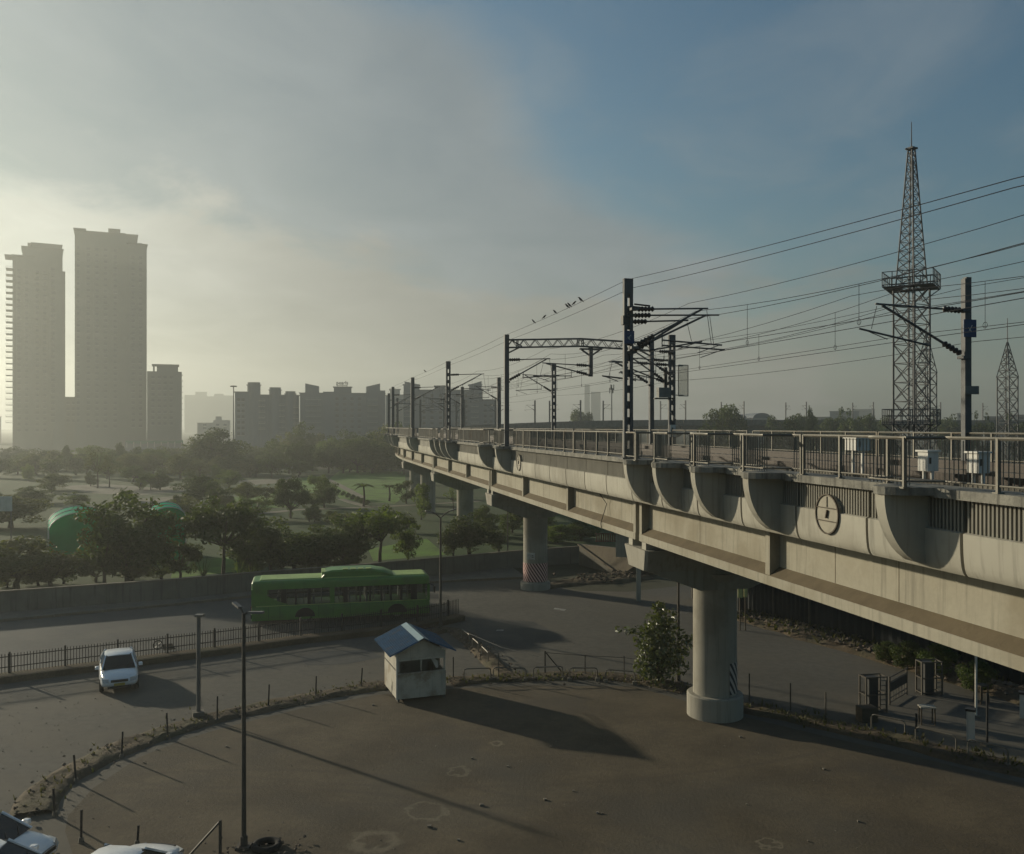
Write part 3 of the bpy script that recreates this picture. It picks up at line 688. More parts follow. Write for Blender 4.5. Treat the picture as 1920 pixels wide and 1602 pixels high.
# yard material: bare earth with pale rings and a faint dusty patching
ym = mat('yard_earth', (0.158, 0.124, 0.078), 0.95, 0.42, 0.3, bump=0.3, bscale=9, fine=0.16, dirt=(0.085, 0.072, 0.054), dscale=0.2, dirt_amt=0.75)
def add_rings(m, rings, col, amp=0.5):
    N = m.node_tree.nodes; L = m.node_tree.links; b = N['Principled BSDF']; src = b.inputs['Base Color'].links[0].from_socket
    g = N.new('ShaderNodeNewGeometry'); nz = N.new('ShaderNodeTexNoise'); nz.inputs['Scale'].default_value = 2.6; nz.inputs['Detail'].default_value = 6; L.new(g.outputs['Position'], nz.inputs['Vector'])
    for c, r, w, k in rings:
        d = N.new('ShaderNodeVectorMath'); d.operation = 'DISTANCE'; L.new(g.outputs['Position'], d.inputs[0]); d.inputs[1].default_value = c
        def M(op, a, bb):
            n = N.new('ShaderNodeMath'); n.operation = op
            for i, v in enumerate((a, bb)):
                if isinstance(v, (int, float)): n.inputs[i].default_value = v
                else: L.new(v, n.inputs[i])
            return n.outputs[0]
        dd = M('ADD', d.outputs['Value'], M('MULTIPLY', M('SUBTRACT', nz.outputs['Fac'], 0.5), amp)); f = M('ABSOLUTE', M('SUBTRACT', dd, r), 0)
        mr = N.new('ShaderNodeMapRange'); mr.interpolation_type = 'SMOOTHSTEP'; L.new(f, mr.inputs[0]); mr.inputs[1].default_value = w; mr.inputs[2].default_value = 0.0; mr.inputs[3].default_value = 0; mr.inputs[4].default_value = k
        mx = N.new('ShaderNodeMix'); mx.data_type = 'RGBA'; L.new(mr.outputs[0], mx.inputs[0]); L.new(src, mx.inputs[6]); mx.inputs[7].default_value = (*col, 1); src = mx.outputs[2]
    L.new(src, b.inputs['Base Color'])
add_rings(ym, [(tuple(G(800, 1522)), 0.62, 0.15, 0.42), (tuple(G(702, 1578)), 0.60, 0.28, 0.36), (tuple(G(860, 1447)), 0.36, 0.12, 0.34), (tuple(G(930, 1394)), 0.2, 0.14, 0.4), (tuple(G(1442, 1582)), 0.3, 0.08, 0.5)], (0.25, 0.215, 0.15), 0.85)
add_rings(ym, [((-9.0, 12.0, 0), 18.0, 0.22, 0.6), ((-9.0, 12.0, 0), 19.5, 0.22, 0.6), ((14.0, 8.0, 0), 17.0, 0.2, 0.55), ((14.0, 8.0, 0), 18.45, 0.2, 0.55), ((-2, 60, 0), 30.0, 0.2, 0.5), ((-2, 60, 0), 31.5, 0.2, 0.5)], (0.075, 0.06, 0.042), 0.14)
add_rings(ym, [((-2.0, 30.0, 0), 2.2, 2.0, 0.3), ((7.0, 27.0, 0), 2.5, 2.4, 0.3), ((4, 24, 0), 1.0, 1.6, 0.35)], (0.085, 0.08, 0.066), 1.6)

m = MB(); S = 3500; rows = [[(x, y, -0.012) for x in np.linspace(-S, S, 21)] for y in np.linspace(-600, S, 15)]; m.grid(rows); struct('ground', m, MATS['soil'])
def poly_sheet(name, pts, z, material):
    m = MB(); m.sheet([(p[0], p[1], z) for p in pts]); o = struct(name, m, material)
    if o.data.polygons[0].normal.z < 0: o.data.flip_normals()
    return o
def gl(*pix): return [G(*p) for p in pix]
def ext(p, q, d):
    v = (p-q); v.z = 0; v.normalize(); return p+v*d
def resample(pts, step):
    out = [pts[0]]; acc = 0
    for a, b in zip(pts[:-1], pts[1:]):
        L_ = (b-a).length; n = max(1, int(L_/step))
        for k in range(1, n+1): out.append(a.lerp(b, k/n))
    return out
# wall line of the park (foot), kerb, fence line
wall_l = gl((0, 1152), (200, 1136), (330, 1126), (460, 1113), (640, 1098), (830, 1080), (960, 1066), (1085, 1056))
wall_l = [ext(wall_l[0], wall_l[1], 45)]+wall_l
kerb_l = gl((0, 1166), (200, 1147), (330, 1135), (460, 1121), (640, 1106), (830, 1092), (985, 1085))
kerb_l = [ext(kerb_l[0], kerb_l[1], 45)]+kerb_l
fence_l = [Vector((v.x, v.y, 0)) for v in (G(x, y, .33) for x, y in ((0, 1264), (160, 1244), (320, 1224), (475, 1204), (550, 1193), (641, 1184), (728, 1174), (812, 1162), (868, 1149)))]
fence_l = [ext(fence_l[0], fence_l[1], 26)]+fence_l
# the big paved area
paved = [kerb_l[0]]+kerb_l[1:]+gl((1080, 1108), (1180, 1110), (1300, 1096), (1395, 1165), (1640, 1240), (1920, 1322))+[Vector((34, 33, 0)), Vector((36, -30, 0)), Vector((-50, -30, 0))]
poly_sheet('road', paved, 0.0, MATS['asphalt'])
rd = kerb_l[:6]+[fence_l[-1], fence_l[-2], fence_l[-4], fence_l[3], fence_l[2], fence_l[1], fence_l[0]]
poly_sheet('bus_road', rd, 0.005, MATS['asphalt_dark'])
for q in (((560, 1232), (600, 1222), (690, 1219), (716, 1232), (650, 1246), (575, 1248)),):
    poly_sheet('road_patch', gl(*q), 0.005, MATS['asphalt_dark'])
poly_sheet('dark_road_patch', gl((880, 1158), (1000, 1166), (1060, 1195), (1015, 1208), (1010, 1225), (900, 1200)), 0.005, MATS['asphalt_dark'])
for q in (((1040, 1140), (1062, 1143), (1058, 1146), (1038, 1143)), ((932, 1181), (944, 1181), (944, 1183.5), (930, 1183.5))):
    poly_sheet('road_marking', gl(*q), 0.010, MATS['paint_worn'])
# pavement strip between kerb and wall
m = MB()
for i in range(len(kerb_l)-1):
    a, b = kerb_l[i], kerb_l[i+1]; c, d = wall_l[i+1], wall_l[i]
    m.quadstrip([[a, b, c, d], [p+Vector((0, 0, 0.14)) for p in (a, b, c, d)]])
struct('pavement', m, MATS['concrete_old'], fix=True)
ks_me = MB().box((0, 0, 0.085), (0.97, 0.16, 0.17)).mesh('kerb_stone'); ks_me.materials.append(MATS['concrete_slope'])
kst = thing('kerb', 'row of grey kerb stones along the far side of the bus road', 'kerb', kerb_l[1]); kr_ = resample(kerb_l, 1.0)
for a, b in zip(kr_[26:-1], kr_[27:]):
    d = (b-a); o = link('kerb_stone', ks_me, kst); o.location = (a+b)/2-root_loc(kst)+Vector((0, -.09, random.uniform(-.012, .012))); o.rotation_euler = (0, 0, math.atan2(d.y, d.x)+random.uniform(-.02, .02)); o.scale = (d.length, 1, 1)
# park ground
pk = [w+Vector((0, 0.3, 0)) for w in wall_l]
park = pk+[Vector((20, 95, 0)), Vector((30, 200, 0)), Vector((-180, 330, 0)), Vector((-330, 250, 0))]
poly_sheet('park_ground', park, -0.004, MATS['lawn'])
for q in (((640, 880), (760, 884), (760, 930), (740, 945), (640, 938), (610, 905)), ((700, 1052), (835, 1040), (800, 1010), (690, 1030)), ((320, 1085), (460, 1070), (430, 1045), (330, 1050)), ((380, 960), (560, 950), (520, 925), (400, 935)), ((520, 900), (600, 893), (620, 915), (560, 930))):
    poly_sheet('lawn', gl(*q), 0.004, MATS['lawn_bright'])
def ribbon(name, pix, w, z, material, label=None):
    pts = gl(*pix); m = MB(); rows = []
    for i, p in enumerate(pts):
        d = (pts[min(i+1, len(pts)-1)]-pts[max(i-1, 0)]).normalized(); n = Vector((-d.y, d.x, 0))
        rows.append([p+n*w/2+Vector((0, 0, z)), p-n*w/2+Vector((0, 0, z))])
    m.grid(rows); o = struct(name, m, material)
    return o
for pix, w in ((((440, 968), (560, 956), (680, 952), (780, 947), (900, 940)), 1.8), (((640, 936), (660, 943), (690, 951)), 1.4), (((640, 886), (700, 884), (760, 884)), 1.6), (((600, 892), (640, 912), (680, 934)), 1.5),
               (((110, 914), (200, 912), (280, 917), (345, 912)), 2.2), (((180, 922), (240, 926), (330, 921)), 2.6), (((330, 930), (420, 922), (520, 914)), 1.8), (((400, 905), (480, 903), (560, 896)), 1.8), (((330, 957), (380, 952), (440, 950)), 1.4), (((250, 936), (300, 934), (345, 930)), 1.5)):
    ribbon('garden_path', pix, w, 0.012, MATS['path'])
for q in (((105, 912), (200, 908), (290, 915), (348, 910), (345, 922), (250, 930), (160, 924)), ((430, 902), (520, 898), (560, 893), (540, 905), (470, 910)), ((250, 938), (330, 933), (340, 940), (270, 946))):
    poly_sheet('bare_ground', gl(*q), 0.008, MATS['path'])
# the yard
yard_in = gl((122, 1560), (128, 1530), (175, 1478), (262, 1420), (352, 1385), (432, 1362), (562, 1330), (702, 1304), (850, 1292), (1000, 1286), (1190, 1288), (1295, 1318), (1400, 1346), (1560, 1384), (1720, 1420), (1920, 1470))
yard = yard_in+[Vector((26, 22, 0)), Vector((27, -25, 0)), Vector((-13, -25, 0)), G(150, 1640)]
poly_sheet('yard', yard, 0.008, MATS['yard_earth'])
# raised earth kerb round the yard
def smooth_line(pts, it=2):
    for _ in range(it):
        q = [pts[0]]
        for a, b in zip(pts[:-1], pts[1:]): q += [a.lerp(b, 0.25), a.lerp(b, 0.75)]
        pts = q+[pts[-1]]
    return pts
from mathutils import noise as mnoise
def berm(name, line, w, h, material, seed=1, step=0.16, na=15):
    line = resample(smooth_line(line), step); m = MB(); rows = []; so = Vector((seed*7.3, seed*3.1, 0))
    for i, p in enumerate(line):
        d = (line[min(i+1, len(line)-1)]-line[max(i-1, 0)]).normalized(); n = Vector((-d.y, d.x, 0)); row = []
        ww = w*(1+0.25*mnoise.noise(p*0.6+so))
        for k in range(na):
            f = k/(na-1); q = p+n*(f-0.5)*ww; prof = min(1.0, math.sin(math.pi*f)*1.5)
            z = h*prof*(0.75+0.45*mnoise.noise(q*1.1+so)+0.30*mnoise.noise(q*3.7+so)+0.16*mnoise.noise(q*9.0+so))
            row.append(q+Vector((0, 0, max(z, 0)+0.006-(0.05 if k in (0, na-1) else 0))))
        rows.append(row)
    m.grid(rows); o = struct(name, m, material, smooth=True); return o
out_line = gl((60, 1530), (75, 1490), (140, 1445), (230, 1402), (330, 1367), (420, 1343), (560, 1313), (700, 1288), (722, 1286))
berm('earth_kerb', out_line, 1.5, 0.17, MATS['kerb_soil'], 3)
berm('earth_kerb', gl((842, 1281), (900, 1274), (1000, 1270), (1100, 1268), (1190, 1272), (1290, 1296)), 1.4, 0.16, MATS['kerb_soil'], 4)
berm('earth_kerb', gl((1395, 1327), (1480, 1345), (1560, 1362), (1700, 1393), (1800, 1420), (1930, 1448), (2050, 1470)), 1.5, 0.2, MATS['kerb_soil'], 5)
berm('verge', gl((1390, 1155), (1500, 1186), (1640, 1226), (1780, 1265), (1930, 1310), (2100, 1365)), 2.6, 0.3, MATS['kerb_soil'], 6)
berm('verge', gl((800, 1190), (845, 1180), (868, 1192), (905, 1225), (940, 1262), (960, 1278)), 1.1, 0.2, MATS['kerb_soil'], 8)
berm('verge', gl((1010, 1102), (1080, 1092), (1150, 1090), (1210, 1082)), 2.2, 0.25, MATS['kerb_soil'], 9)
# scattered stones and debris
def scatter(name, line, spread, n, s0, s1, material, seed, label, z=0.12, flat=0.6):
    r = np.random.default_rng(seed); line = resample(smooth_line(line), 0.25); m = MB()
    for _ in range(n):
        p = line[r.integers(len(line))]; q = Vector((p.x+r.normal()*spread, p.y+r.normal()*spread, z*(0.6+0.8*r.random()))); s = s0+(s1-s0)*r.random()**2
        b = len(m.v); pts = [Vector(v)*s*(0.6+0.7*r.random()) for v in ((1, 0, 0), (-1, 0, 0), (0, 1, 0), (0, -1, 0), (0, 0, flat), (0, 0, -flat))]; an = r.random()*6.28
        for v in pts: m.v.append((q.x+v.x*math.cos(an)-v.y*math.sin(an), q.y+v.x*math.sin(an)+v.y*math.cos(an), q.z+v.z))
        for f in ((0, 2, 4), (2, 1, 4), (1, 3, 4), (3, 0, 4), (2, 0, 5), (1, 2, 5), (3, 1, 5), (0, 3, 5)): m.f.append(tuple(b+i for i in f))
    o = obj(name, m, material, fix=False); o['kind'] = 'stuff'; o['label'] = label; o['category'] = 'rubble'; return o
scatter('rubble', out_line, 0.4, 380, 0.02, 0.09, MATS['rubble_mix'], 1, 'broken stones and clods along the yard kerb on the left')
scatter('rubble', gl((842, 1281), (1000, 1272), (1190, 1274), (1290, 1298)), 0.45, 380, 0.02, 0.09, MATS['rubble_mix'], 2, 'stones and litter along the yard kerb under the hoop rails')
scatter('rubble', gl((1395, 1158), (1500, 1183), (1640, 1222), (1900, 1300)), 0.7, 600, 0.04, 0.22, MATS['rubble_mix'], 3, 'heaped rubble on the verge under the viaduct', 0.25)
scatter('rubble', gl((1100, 1090), (1150, 1084), (1205, 1076)), 0.8, 260, 0.05, 0.22, MATS['rubble_mix'], 4, 'pile of broken bricks at the foot of the sloping wall', 0.3)
scatter('rubble', gl((806, 1180), (868, 1192), (905, 1225), (940, 1262)), 0.4, 200, 0.03, 0.12, MATS['rubble_mix'], 5, 'rubble along the diagonal verge behind the kiosk', 0.2)
for i, (x, y) in enumerate(((903, 1510), (1022, 1499), (1075, 1483), (805, 1550), (860, 1575), (1120, 1524), (1130, 1525), (1610, 1540), (1545, 1442), (700, 1322), (952, 1437), (885, 1422), (1400, 1508), (425, 1400), (270, 1430), (1388, 1382), (1033, 1400), (1516, 1577))):
    m = MB(); p = G(x, y, 0.03); s = 0.025+0.035*random.random(); r = np.random.default_rng(i)
    m.v = [tuple(Vector((a*s*(.7+.6*r.random()), b*s*(.7+.6*r.random()), c*s*0.7))+p) for a in (-1, 1) for b in (-1, 1) for c in (-.5, 1)]
    m.f = [(0, 1, 3, 2), (4, 6, 7, 5), (0, 4, 5, 1), (2, 3, 7, 6), (0, 2, 6, 4), (1, 5, 7, 3)]
    o = obj('stone', m, MATS['stone']); tag(o, 'small pale stone lying loose on the bare brown yard', 'stone', 'loose stones on the yard')
def litter(name, poly, n, s0, s1, material, seed, label):
    r = np.random.default_rng(seed); xs = [p[0] for p in poly]; ys = [p[1] for p in poly]; m = MB(); k = 0
    while k < n:
        x, y = r.uniform(min(xs), max(xs)), r.uniform(min(ys), max(ys)); ins = False
        for (ax, ay), (bx, by) in zip(poly, poly[1:]+poly[:1]):
            if (ay > y) != (by > y) and x < (bx-ax)*(y-ay)/(by-ay)+ax: ins = not ins
        if not ins: continue
        s = s0+(s1-s0)*r.random()**3; a = r.random()*6.28; b = len(m.v); hh = s*(.3+.6*r.random())
        m.v += [(x+s*math.cos(a+q)*(.6+.6*r.random()), y+s*math.sin(a+q)*(.6+.6*r.random()), .008) for q in (0, 1.57, 3.14, 4.71)]+[(x, y, .008+hh)]
        m.f += [(b, b+1, b+4), (b+1, b+2, b+4), (b+2, b+3, b+4), (b+3, b, b+4)]; k += 1
    o = obj(name, m, material, fix=False); o['kind'] = 'stuff'; o['label'] = label; o['category'] = 'gravel'
litter('gravel', [(p.x, p.y) for p in yard], 2600, .008, .04, MATS['stone'], 41, 'fine gravel and litter specks strewn over the yard')
litter('gravel', [(p.x, p.y) for p in gl((0, 1300), (480, 1240), (860, 1210), (1290, 1180), (1290, 1262), (870, 1265), (500, 1300), (200, 1385), (0, 1480))], 900, .01, .045, MATS['stone'], 42, 'fine gravel and litter specks on the road beyond the yard kerb')
# weeds: short leaf tufts along the kerbs
def blades(name, line, spread, n, h, material, seed, label):
    r = np.random.default_rng(seed); line = resample(smooth_line(line), 0.25); m = MB()
    for _ in range(n):
        p = line[r.integers(len(line))]; x, y = p.x+r.normal()*spread, p.y+r.normal()*spread
        for _k in range(4):
            a = r.random()*6.28; hh = h*(0.4+0.8*r.random()); w = 0.05*h/0.3; b = len(m.v); dx, dy = math.cos(a), math.sin(a); ln = 0.7*hh*r.random()
            m.v += [(x-dy*w, y+dx*w, 0.1), (x+dy*w, y-dx*w, 0.1), (x+dx*ln+dy*w*.6, y+dy*ln-dx*w*.6, 0.1+hh*.7), (x+dx*ln*1.6, y+dy*ln*1.6, 0.1+hh)]; m.f += [(b, b+1, b+2), (b, b+2, b+3)]
    o = obj(name, m, material, fix=False); o['kind'] = 'stuff'; o['label'] = label; o['category'] = 'weeds'; return o
leaf_mat('weed', (0.085, 0.10, 0.03), (0.15, 0.13, 0.06), 0.3, 1.0)
blades('weeds', gl((60, 1530), (75, 1490), (140, 1445), (230, 1402), (330, 1367), (420, 1343), (560, 1313), (700, 1288)), 0.4, 130, 0.16, MATS['weed'], 11, 'dry low weeds on the earth kerb at the left')
blades('weeds', gl((842, 1281), (1000, 1272), (1190, 1274), (1290, 1298)), 0.35, 150, 0.17, MATS['weed'], 12, 'dry low weeds among the hoop rails')
blades('weeds', gl((1395, 1327), (1560, 1362), (1700, 1393), (1930, 1448)), 0.4, 180, 0.2, MATS['weed'], 13, 'dark weeds on the earth kerb right of the pier')
blades('weeds', gl((1395, 1158), (1500, 1183), (1640, 1215), (1900, 1285)), 0.7, 260, 0.4, MATS['weed'], 14, 'weeds growing on the verge under the viaduct')

# park boundary wall: separate lengths with a coping
bw = thing('park_boundary_wall', 'long low grey concrete wall along the far pavement, in front of the park', 'wall', wall_l[1])
wpts = wall_l[:-1]+[wall_l[-1]]
for i in range(len(wpts)-1):
    a, b = wpts[i], wpts[i+1]; L_ = (b-a).length; n = max(1, int(L_/6)); 
    for k in range(n):
        p, q = a.lerp(b, k/n), a.lerp(b, (k+1)/n-0.0025); d = (q-p).normalized(); nn = Vector((-d.y, d.x, 0))
        m = MB(); m.quadstrip([[p-nn*.1, q-nn*.1, q+nn*.1, p+nn*.1], [v+Vector((0, 0, 1.42)) for v in (p-nn*.1, q-nn*.1, q+nn*.1, p+nn*.1)]]); obj('wall_bay', m, MATS['concrete_old'], bw)
        m = MB(); m.quadstrip([[v+Vector((0, 0, 1.423)) for v in (p-nn*.16, q-nn*.16, q+nn*.16, p+nn*.16)], [v+Vector((0, 0, 1.52)) for v in (p-nn*.16, q-nn*.16, q+nn*.16, p+nn*.16)]]); obj('coping', m, MATS['concrete_slope'], bw)
# sloping retaining wall right of the second pier
sw = thing('sloping_wall', 'triangular sloping concrete retaining wall lit behind the pier cap', 'wall', G(1200, 1090))
A = PT(1086, 1021, 78); Bq = G(1165, 1079); Cq = G(1225, 1079); Dq = PT(1225, 1036, 71)
m = MB(); th_ = Vector((0.25, 0.35, 0)); m.quadstrip([[A, Bq, Cq, Dq], [v+th_ for v in (A, Bq, Cq, Dq)]]); obj('slope_slab', m, MATS['concrete_slope'], sw)
m = MB(); m.bar(A+Vector((-.05, -.05, .02)), Bq+Vector((-.05, -.05, .02)), 0.25, 0.16); obj('edge_coping', m, MATS['concrete_slope'], sw)
m = MB(); A2 = Vector((A.x, A.y, 0)); m.quadstrip([[A, A2, Bq], [v+th_ for v in (A, A2, Bq)]]); obj('shaded_face', m, MATS['concrete_old'], sw)
gb = thing('gate_block', 'small beige cabin block half hidden under the viaduct girder', 'building', G(1180, 1062))
m = MB(); c = PT(1182, 1022, 66); m.box(c, (2.0, 1.2, 1.7), R(-15)); obj('wall', m, MATS['panel'], gb); m = MB(); m.box(c+Vector((0, 0, 0.92)), (2.2, 1.4, 0.1), R(-15)); obj('roof_slab', m, MATS['panel'], gb)
m = MB(); p = PT(1197, 1062, 62); m.box((p.x, p.y, p.z/2), (0.3, 0.3, p.z+1.6)); obj('corner_post', m, MATS['panel'], gb)
# red slatted gate
rg = thing('red_gate', 'small red slatted gate above the sloping wall', 'gate', PT(1135, 1016, 82))
mat('red_slat', (0.25, 0.075, 0.05), 0.7, 0.4, 4)
for k in range(9):
    p = PT(1119+k*4.2, 1016, 82); m = MB(); m.box(p+Vector((0, 0, 0.38)), (0.11, 0.04, 0.8)); obj('slat', m, MATS['red_slat'], rg)
m = MB(); m.bar(PT(1116, 1001, 81.9), PT(1158, 1001, 81.9), 0.07); m.bar(PT(1116, 1015, 81.9), PT(1158, 1015, 81.9), 0.07); obj('frame', m, MATS['red_slat'], rg)
# picket fence on its planter
fence_r = resample(smooth_line(fence_l, 1), 0.1)
L_tot = 0; cum = [0]
for a, b in zip(fence_r[:-1], fence_r[1:]): L_tot += (b-a).length; cum.append(L_tot)
def along(s):
    i = min(max(int(np.searchsorted(cum, s))-1, 0), len(cum)-2); f = (s-cum[i])/max(cum[i+1]-cum[i], 1e-6); return fence_r[i].lerp(fence_r[i+1], f), (fence_r[i+1]-fence_r[i]).normalized()
m = MB(); rows = []
for s in arange(0, L_tot-0.5, 1.0):
    p, d = along(s); n = Vector((-d.y, d.x, 0)); p = p-n*0.15
    rows.append([p-n*.5+Vector((0, 0, 0)), p-n*.5+Vector((0, 0, .3)), p-n*.35+Vector((0, 0, .33)), p+n*.35+Vector((0, 0, .33)), p+n*.5+Vector((0, 0, .3)), p+n*.5])
m.quadstrip(rows); struct('median_kerb', m, MATS['kerb_soil'], fix=True)
pf = thing('picket_fence', 'dark steel picket fence along the median in front of the green bus', 'fence', fence_l[1])
pk_me = MB().box((0, 0, 0.5), (0.032, 0.028, 0.92)).mesh('picket'); fp_me = MB().box((0, 0, 0.55), (0.09, 0.09, 1.1)).mesh('fence_post')
pk_me.materials.append(MATS['fence_dark']); fp_me.materials.append(MATS['fence_dark'])
m = MB()
for z in (0.62, 1.12):
    for s in arange(0, L_tot-1.2, 1.0)[:-1]: p, d = along(s); q, _ = along(s+1.0); m.bar(p+Vector((0, 0, z)), q+Vector((0, 0, z)), 0.03, 0.045)
obj('fence_rails', m, MATS['fence_dark'], pf)
s = 0.0
while s < L_tot-0.3:
    p, d = along(s); o = link('fence_post', fp_me, pf); o.location = p+Vector((0, 0, .25))-root_loc(pf); o.rotation_euler = (0, 0, math.atan2(d.y, d.x)); s += 2.4
s = 0.15; i = 0; m = MB(); S_vis = 25.0
while s < L_tot-0.3:
    p, d = along(s)
    if s > S_vis and i < 298:
        o = link('picket', pk_me, pf); o.location = p+Vector((0, 0, .3))-root_loc(pf); o.rotation_euler = (0, 0, math.atan2(d.y, d.x)); i += 1
    else: m.box(p+Vector((0, 0, 0.8)), (0.024, 0.024, 0.92), math.atan2(d.y, d.x))
    s += 0.135
if m.v: obj('pickets', m, MATS['fence_dark'], pf, kind='stuff')
# ------------------------------------------------------------------ buildings far behind
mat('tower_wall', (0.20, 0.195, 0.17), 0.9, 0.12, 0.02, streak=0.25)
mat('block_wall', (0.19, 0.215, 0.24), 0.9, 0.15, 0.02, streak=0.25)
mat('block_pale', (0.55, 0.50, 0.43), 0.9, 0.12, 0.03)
mat('window_dark', (0.11, 0.11, 0.105), 0.3, 0.3, 0.2)
mat('balcony_pale', (0.42, 0.42, 0.41), 0.85, 0.15, 0.1)
mat('green_sheet', (0.03, 0.20, 0.10), 0.6, 0.2, 0.2)
FR = {}
def frame(t):
    """far buildings are built square to their own line of sight: px column, distance, cosine"""
    if t.name not in FR:
        l = t.location; phi = math.atan2(l.x, l.y); t.rotation_euler = (0, 0, -phi); FR[t.name] = (CX+F*l.x/l.y, l.y, math.cos(phi))
    return FR[t.name]
def lx(t, px_):
    xc, D, c = frame(t); return (px_-xc)*D/F*c
def lz(t, py_): return EYE-(py_-HY)*frame(t)[1]/F
def block(t, x0, x1, yt, D, depth=16, name='wall', material='tower_wall', z0=0.0, dy=0.0, slab=True):
    X0, X1 = lx(t, x0), lx(t, x1); zt = lz(t, yt)
    m = MB(); m.box(((X0+X1)/2, dy+depth/2, (z0+zt)/2), (X1-X0, depth, zt-z0)); o = obj(name, m, MATS[material], t, world=False)
    if slab:
        m = MB(); m.box(((X0+X1)/2, dy+depth/2, zt+0.16), (X1-X0+1.0, depth+1.0, 0.3)); obj('roof_slab', m, MATS[material], o, world=False)
    return o, X0, X1, zt
def roof_plate(t, px_, py_, w, d, dy=6):
    m = MB(); m.box((lx(t, px_), dy, lz(t, py_)), (w, d, 0.5)); obj('roof_slab', m, MATS['tower_wall'], t, world=False)
_wm = {}
def windows(t, px_list, y0, y1, pitch, D, w=1.6, h=1.5, dy=0.0, material='window_dark'):
    key = (w, h, material)
    if key not in _wm:
        mb = MB(); mb.box((0, 0, 0), (w, 0.12, h)); _wm[key] = mb.mesh('window'); _wm[key].materials.append(MATS[material])
        mb = MB(); mb.box((0, -0.1, -h/2-0.12), (w+0.4, 0.4, 0.14)); _wm[key+('s',)] = mb.mesh('sill'); _wm[key+('s',)].materials.append(MATS['balcony_pale'])
    y = y0; n = 0
    while y < y1 and n < 280:
        for px_ in px_list:
            o = link('window', _wm[key], t); o.location = (lx(t, px_), dy-0.05, lz(t, y)); n += 1
            if h > 1.2: q = link('sill', _wm[key+('s',)], o)
        y += pitch
def balconies(t, x0, x1, y0, y1, pitch, D, out=1.6, dy=0.0, rail=True, depth=None):
    y = y0; X0, X1 = lx(t, x0), lx(t, x1)
    while y < y1:
        z = lz(t, y); m = MB(); dd = depth or out; m.box(((X0+X1)/2, dy-out+dd/2, z), (X1-X0, dd, 0.22)); o = obj('balcony', m, MATS['balcony_pale'], t, world=False)
        if rail:
            m = MB()
            for q in (X0, X1): m.bar((q, dy-out+.05, z), (q, dy-out+.05, z+1.0), 0.07)
            m.bar((X0, dy-out+.05, z+1.0), (X1, dy-out+.05, z+1.0), 0.08); m.bar((X0, dy-out+.05, z+.55), (X1, dy-out+.05, z+.55), 0.05); obj('balcony_rail', m, MATS['balcony_pale'], o, world=False)
        y += pitch
DT = 455.0; sT = DT/F
def at_x(px_, D): return (px_-CX)/F*D
t1 = thing('tower_block', 'tall hazy residential tower with stepped top and left balconies, leftmost on the skyline', 'tower', (at_x(68, DT), DT, 0))
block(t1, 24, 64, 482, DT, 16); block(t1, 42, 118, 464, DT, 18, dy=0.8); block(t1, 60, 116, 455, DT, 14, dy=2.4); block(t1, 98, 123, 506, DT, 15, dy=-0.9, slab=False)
roof_plate(t1, 27, 483, 8.5, 14)
roof_plate(t1, 63, 455.5, 5.5, 12, 9)
balconies(t1, 11.5, 26, 507, 800, 11.0, DT, out=0.5, depth=9.0)
windows(t1, (99.5,), 503, 795, 11.0, DT, 1.7, 1.5, dy=-0.9); windows(t1, (36, 50, 70, 84), 510, 810, 11.0, DT, 1.4, 1.4)
t2 = thing('tower_block', 'tallest hazy residential tower with a ragged roofline, right of the balcony tower', 'tower', (at_x(208, DT+10), DT+10, 0)); D2 = DT+10
block(t2, 144, 268, 452, D2, 22, slab=False); block(t2, 141, 258, 437, D2, 18, dy=1.2); block(t2, 205, 224, 428, D2, 10, dy=3); block(t2, 224, 236, 433, D2, 10, dy=3.4, slab=False); block(t2, 240, 276, 455, D2, 16, dy=-1.0); block(t2, 141.5, 158, 460, D2, 12, dy=-0.8, slab=False)
roof_plate(t2, 150, 433, 6, 12, 7)
windows(t2, (166, 182, 198, 216), 470, 810, 11.0, D2, 1.5, 1.4); windows(t2, (147.5,), 470, 790, 11.0, D2, 1.3, 1.4, dy=-0.8); windows(t2, (250, 264), 480, 800, 11.0, D2, 1.5, 1.4, dy=-1.0)
t3 = thing('mid_rise_block', 'lower hazy block with a small rooftop frame, right of the tallest tower', 'building', (at_x(310, DT), DT+4, 0)); D3 = DT+4
block(t3, 276, 341, 697, D3, 18, slab=False); 
for x0, x1 in ((287, 289.5), (294, 334)): block(t3, x0, x1, 685, D3, 12, dy=2, z0=EYE+(800-697)*D3/F+.05, slab=False)
roof_plate(t3, 310.5, 684, 13.2, 13, 8)
balconies(t3, 340, 343, 703, 800, 10.8, D3, out=0.4, depth=6, rail=False)
windows(t3, (287, 299, 309.5, 321), 708, 800, 10.8, D3, 1.5, 1.4)
for t_, xs_, yt_, dy_ in ((t1, (30, 44, 57, 77, 92), 490, 0.0), (t2, (159, 174, 190, 207, 225, 238), 458, 0.0), (t3, (281, 293, 304, 315, 328), 700, 0.0)):
    for x_ in xs_:
        m = MB(); zt_ = lz(t_, yt_); m.box((lx(t_, x_), dy_-.25, zt_/2), (.7, .9, zt_)); obj('pilaster', m, MATS['tower_wall'], t_, world=False)
t4 = thing('podium_block', 'low hazy block filling the gap between the two tall towers', 'building', (at_x(133, DT), DT+14, 0)); block(t4, 116, 152, 746, DT+14, 14); windows(t4, (128, 138), 756, 800, 11, DT+14, 1.5, 1.4)
m = MB(); m.tube([(0.3, 6, 25), (0.3, 6, 31)], 0.12, 5); obj('antenna', m, MATS['mast_steel'], t4, world=False)
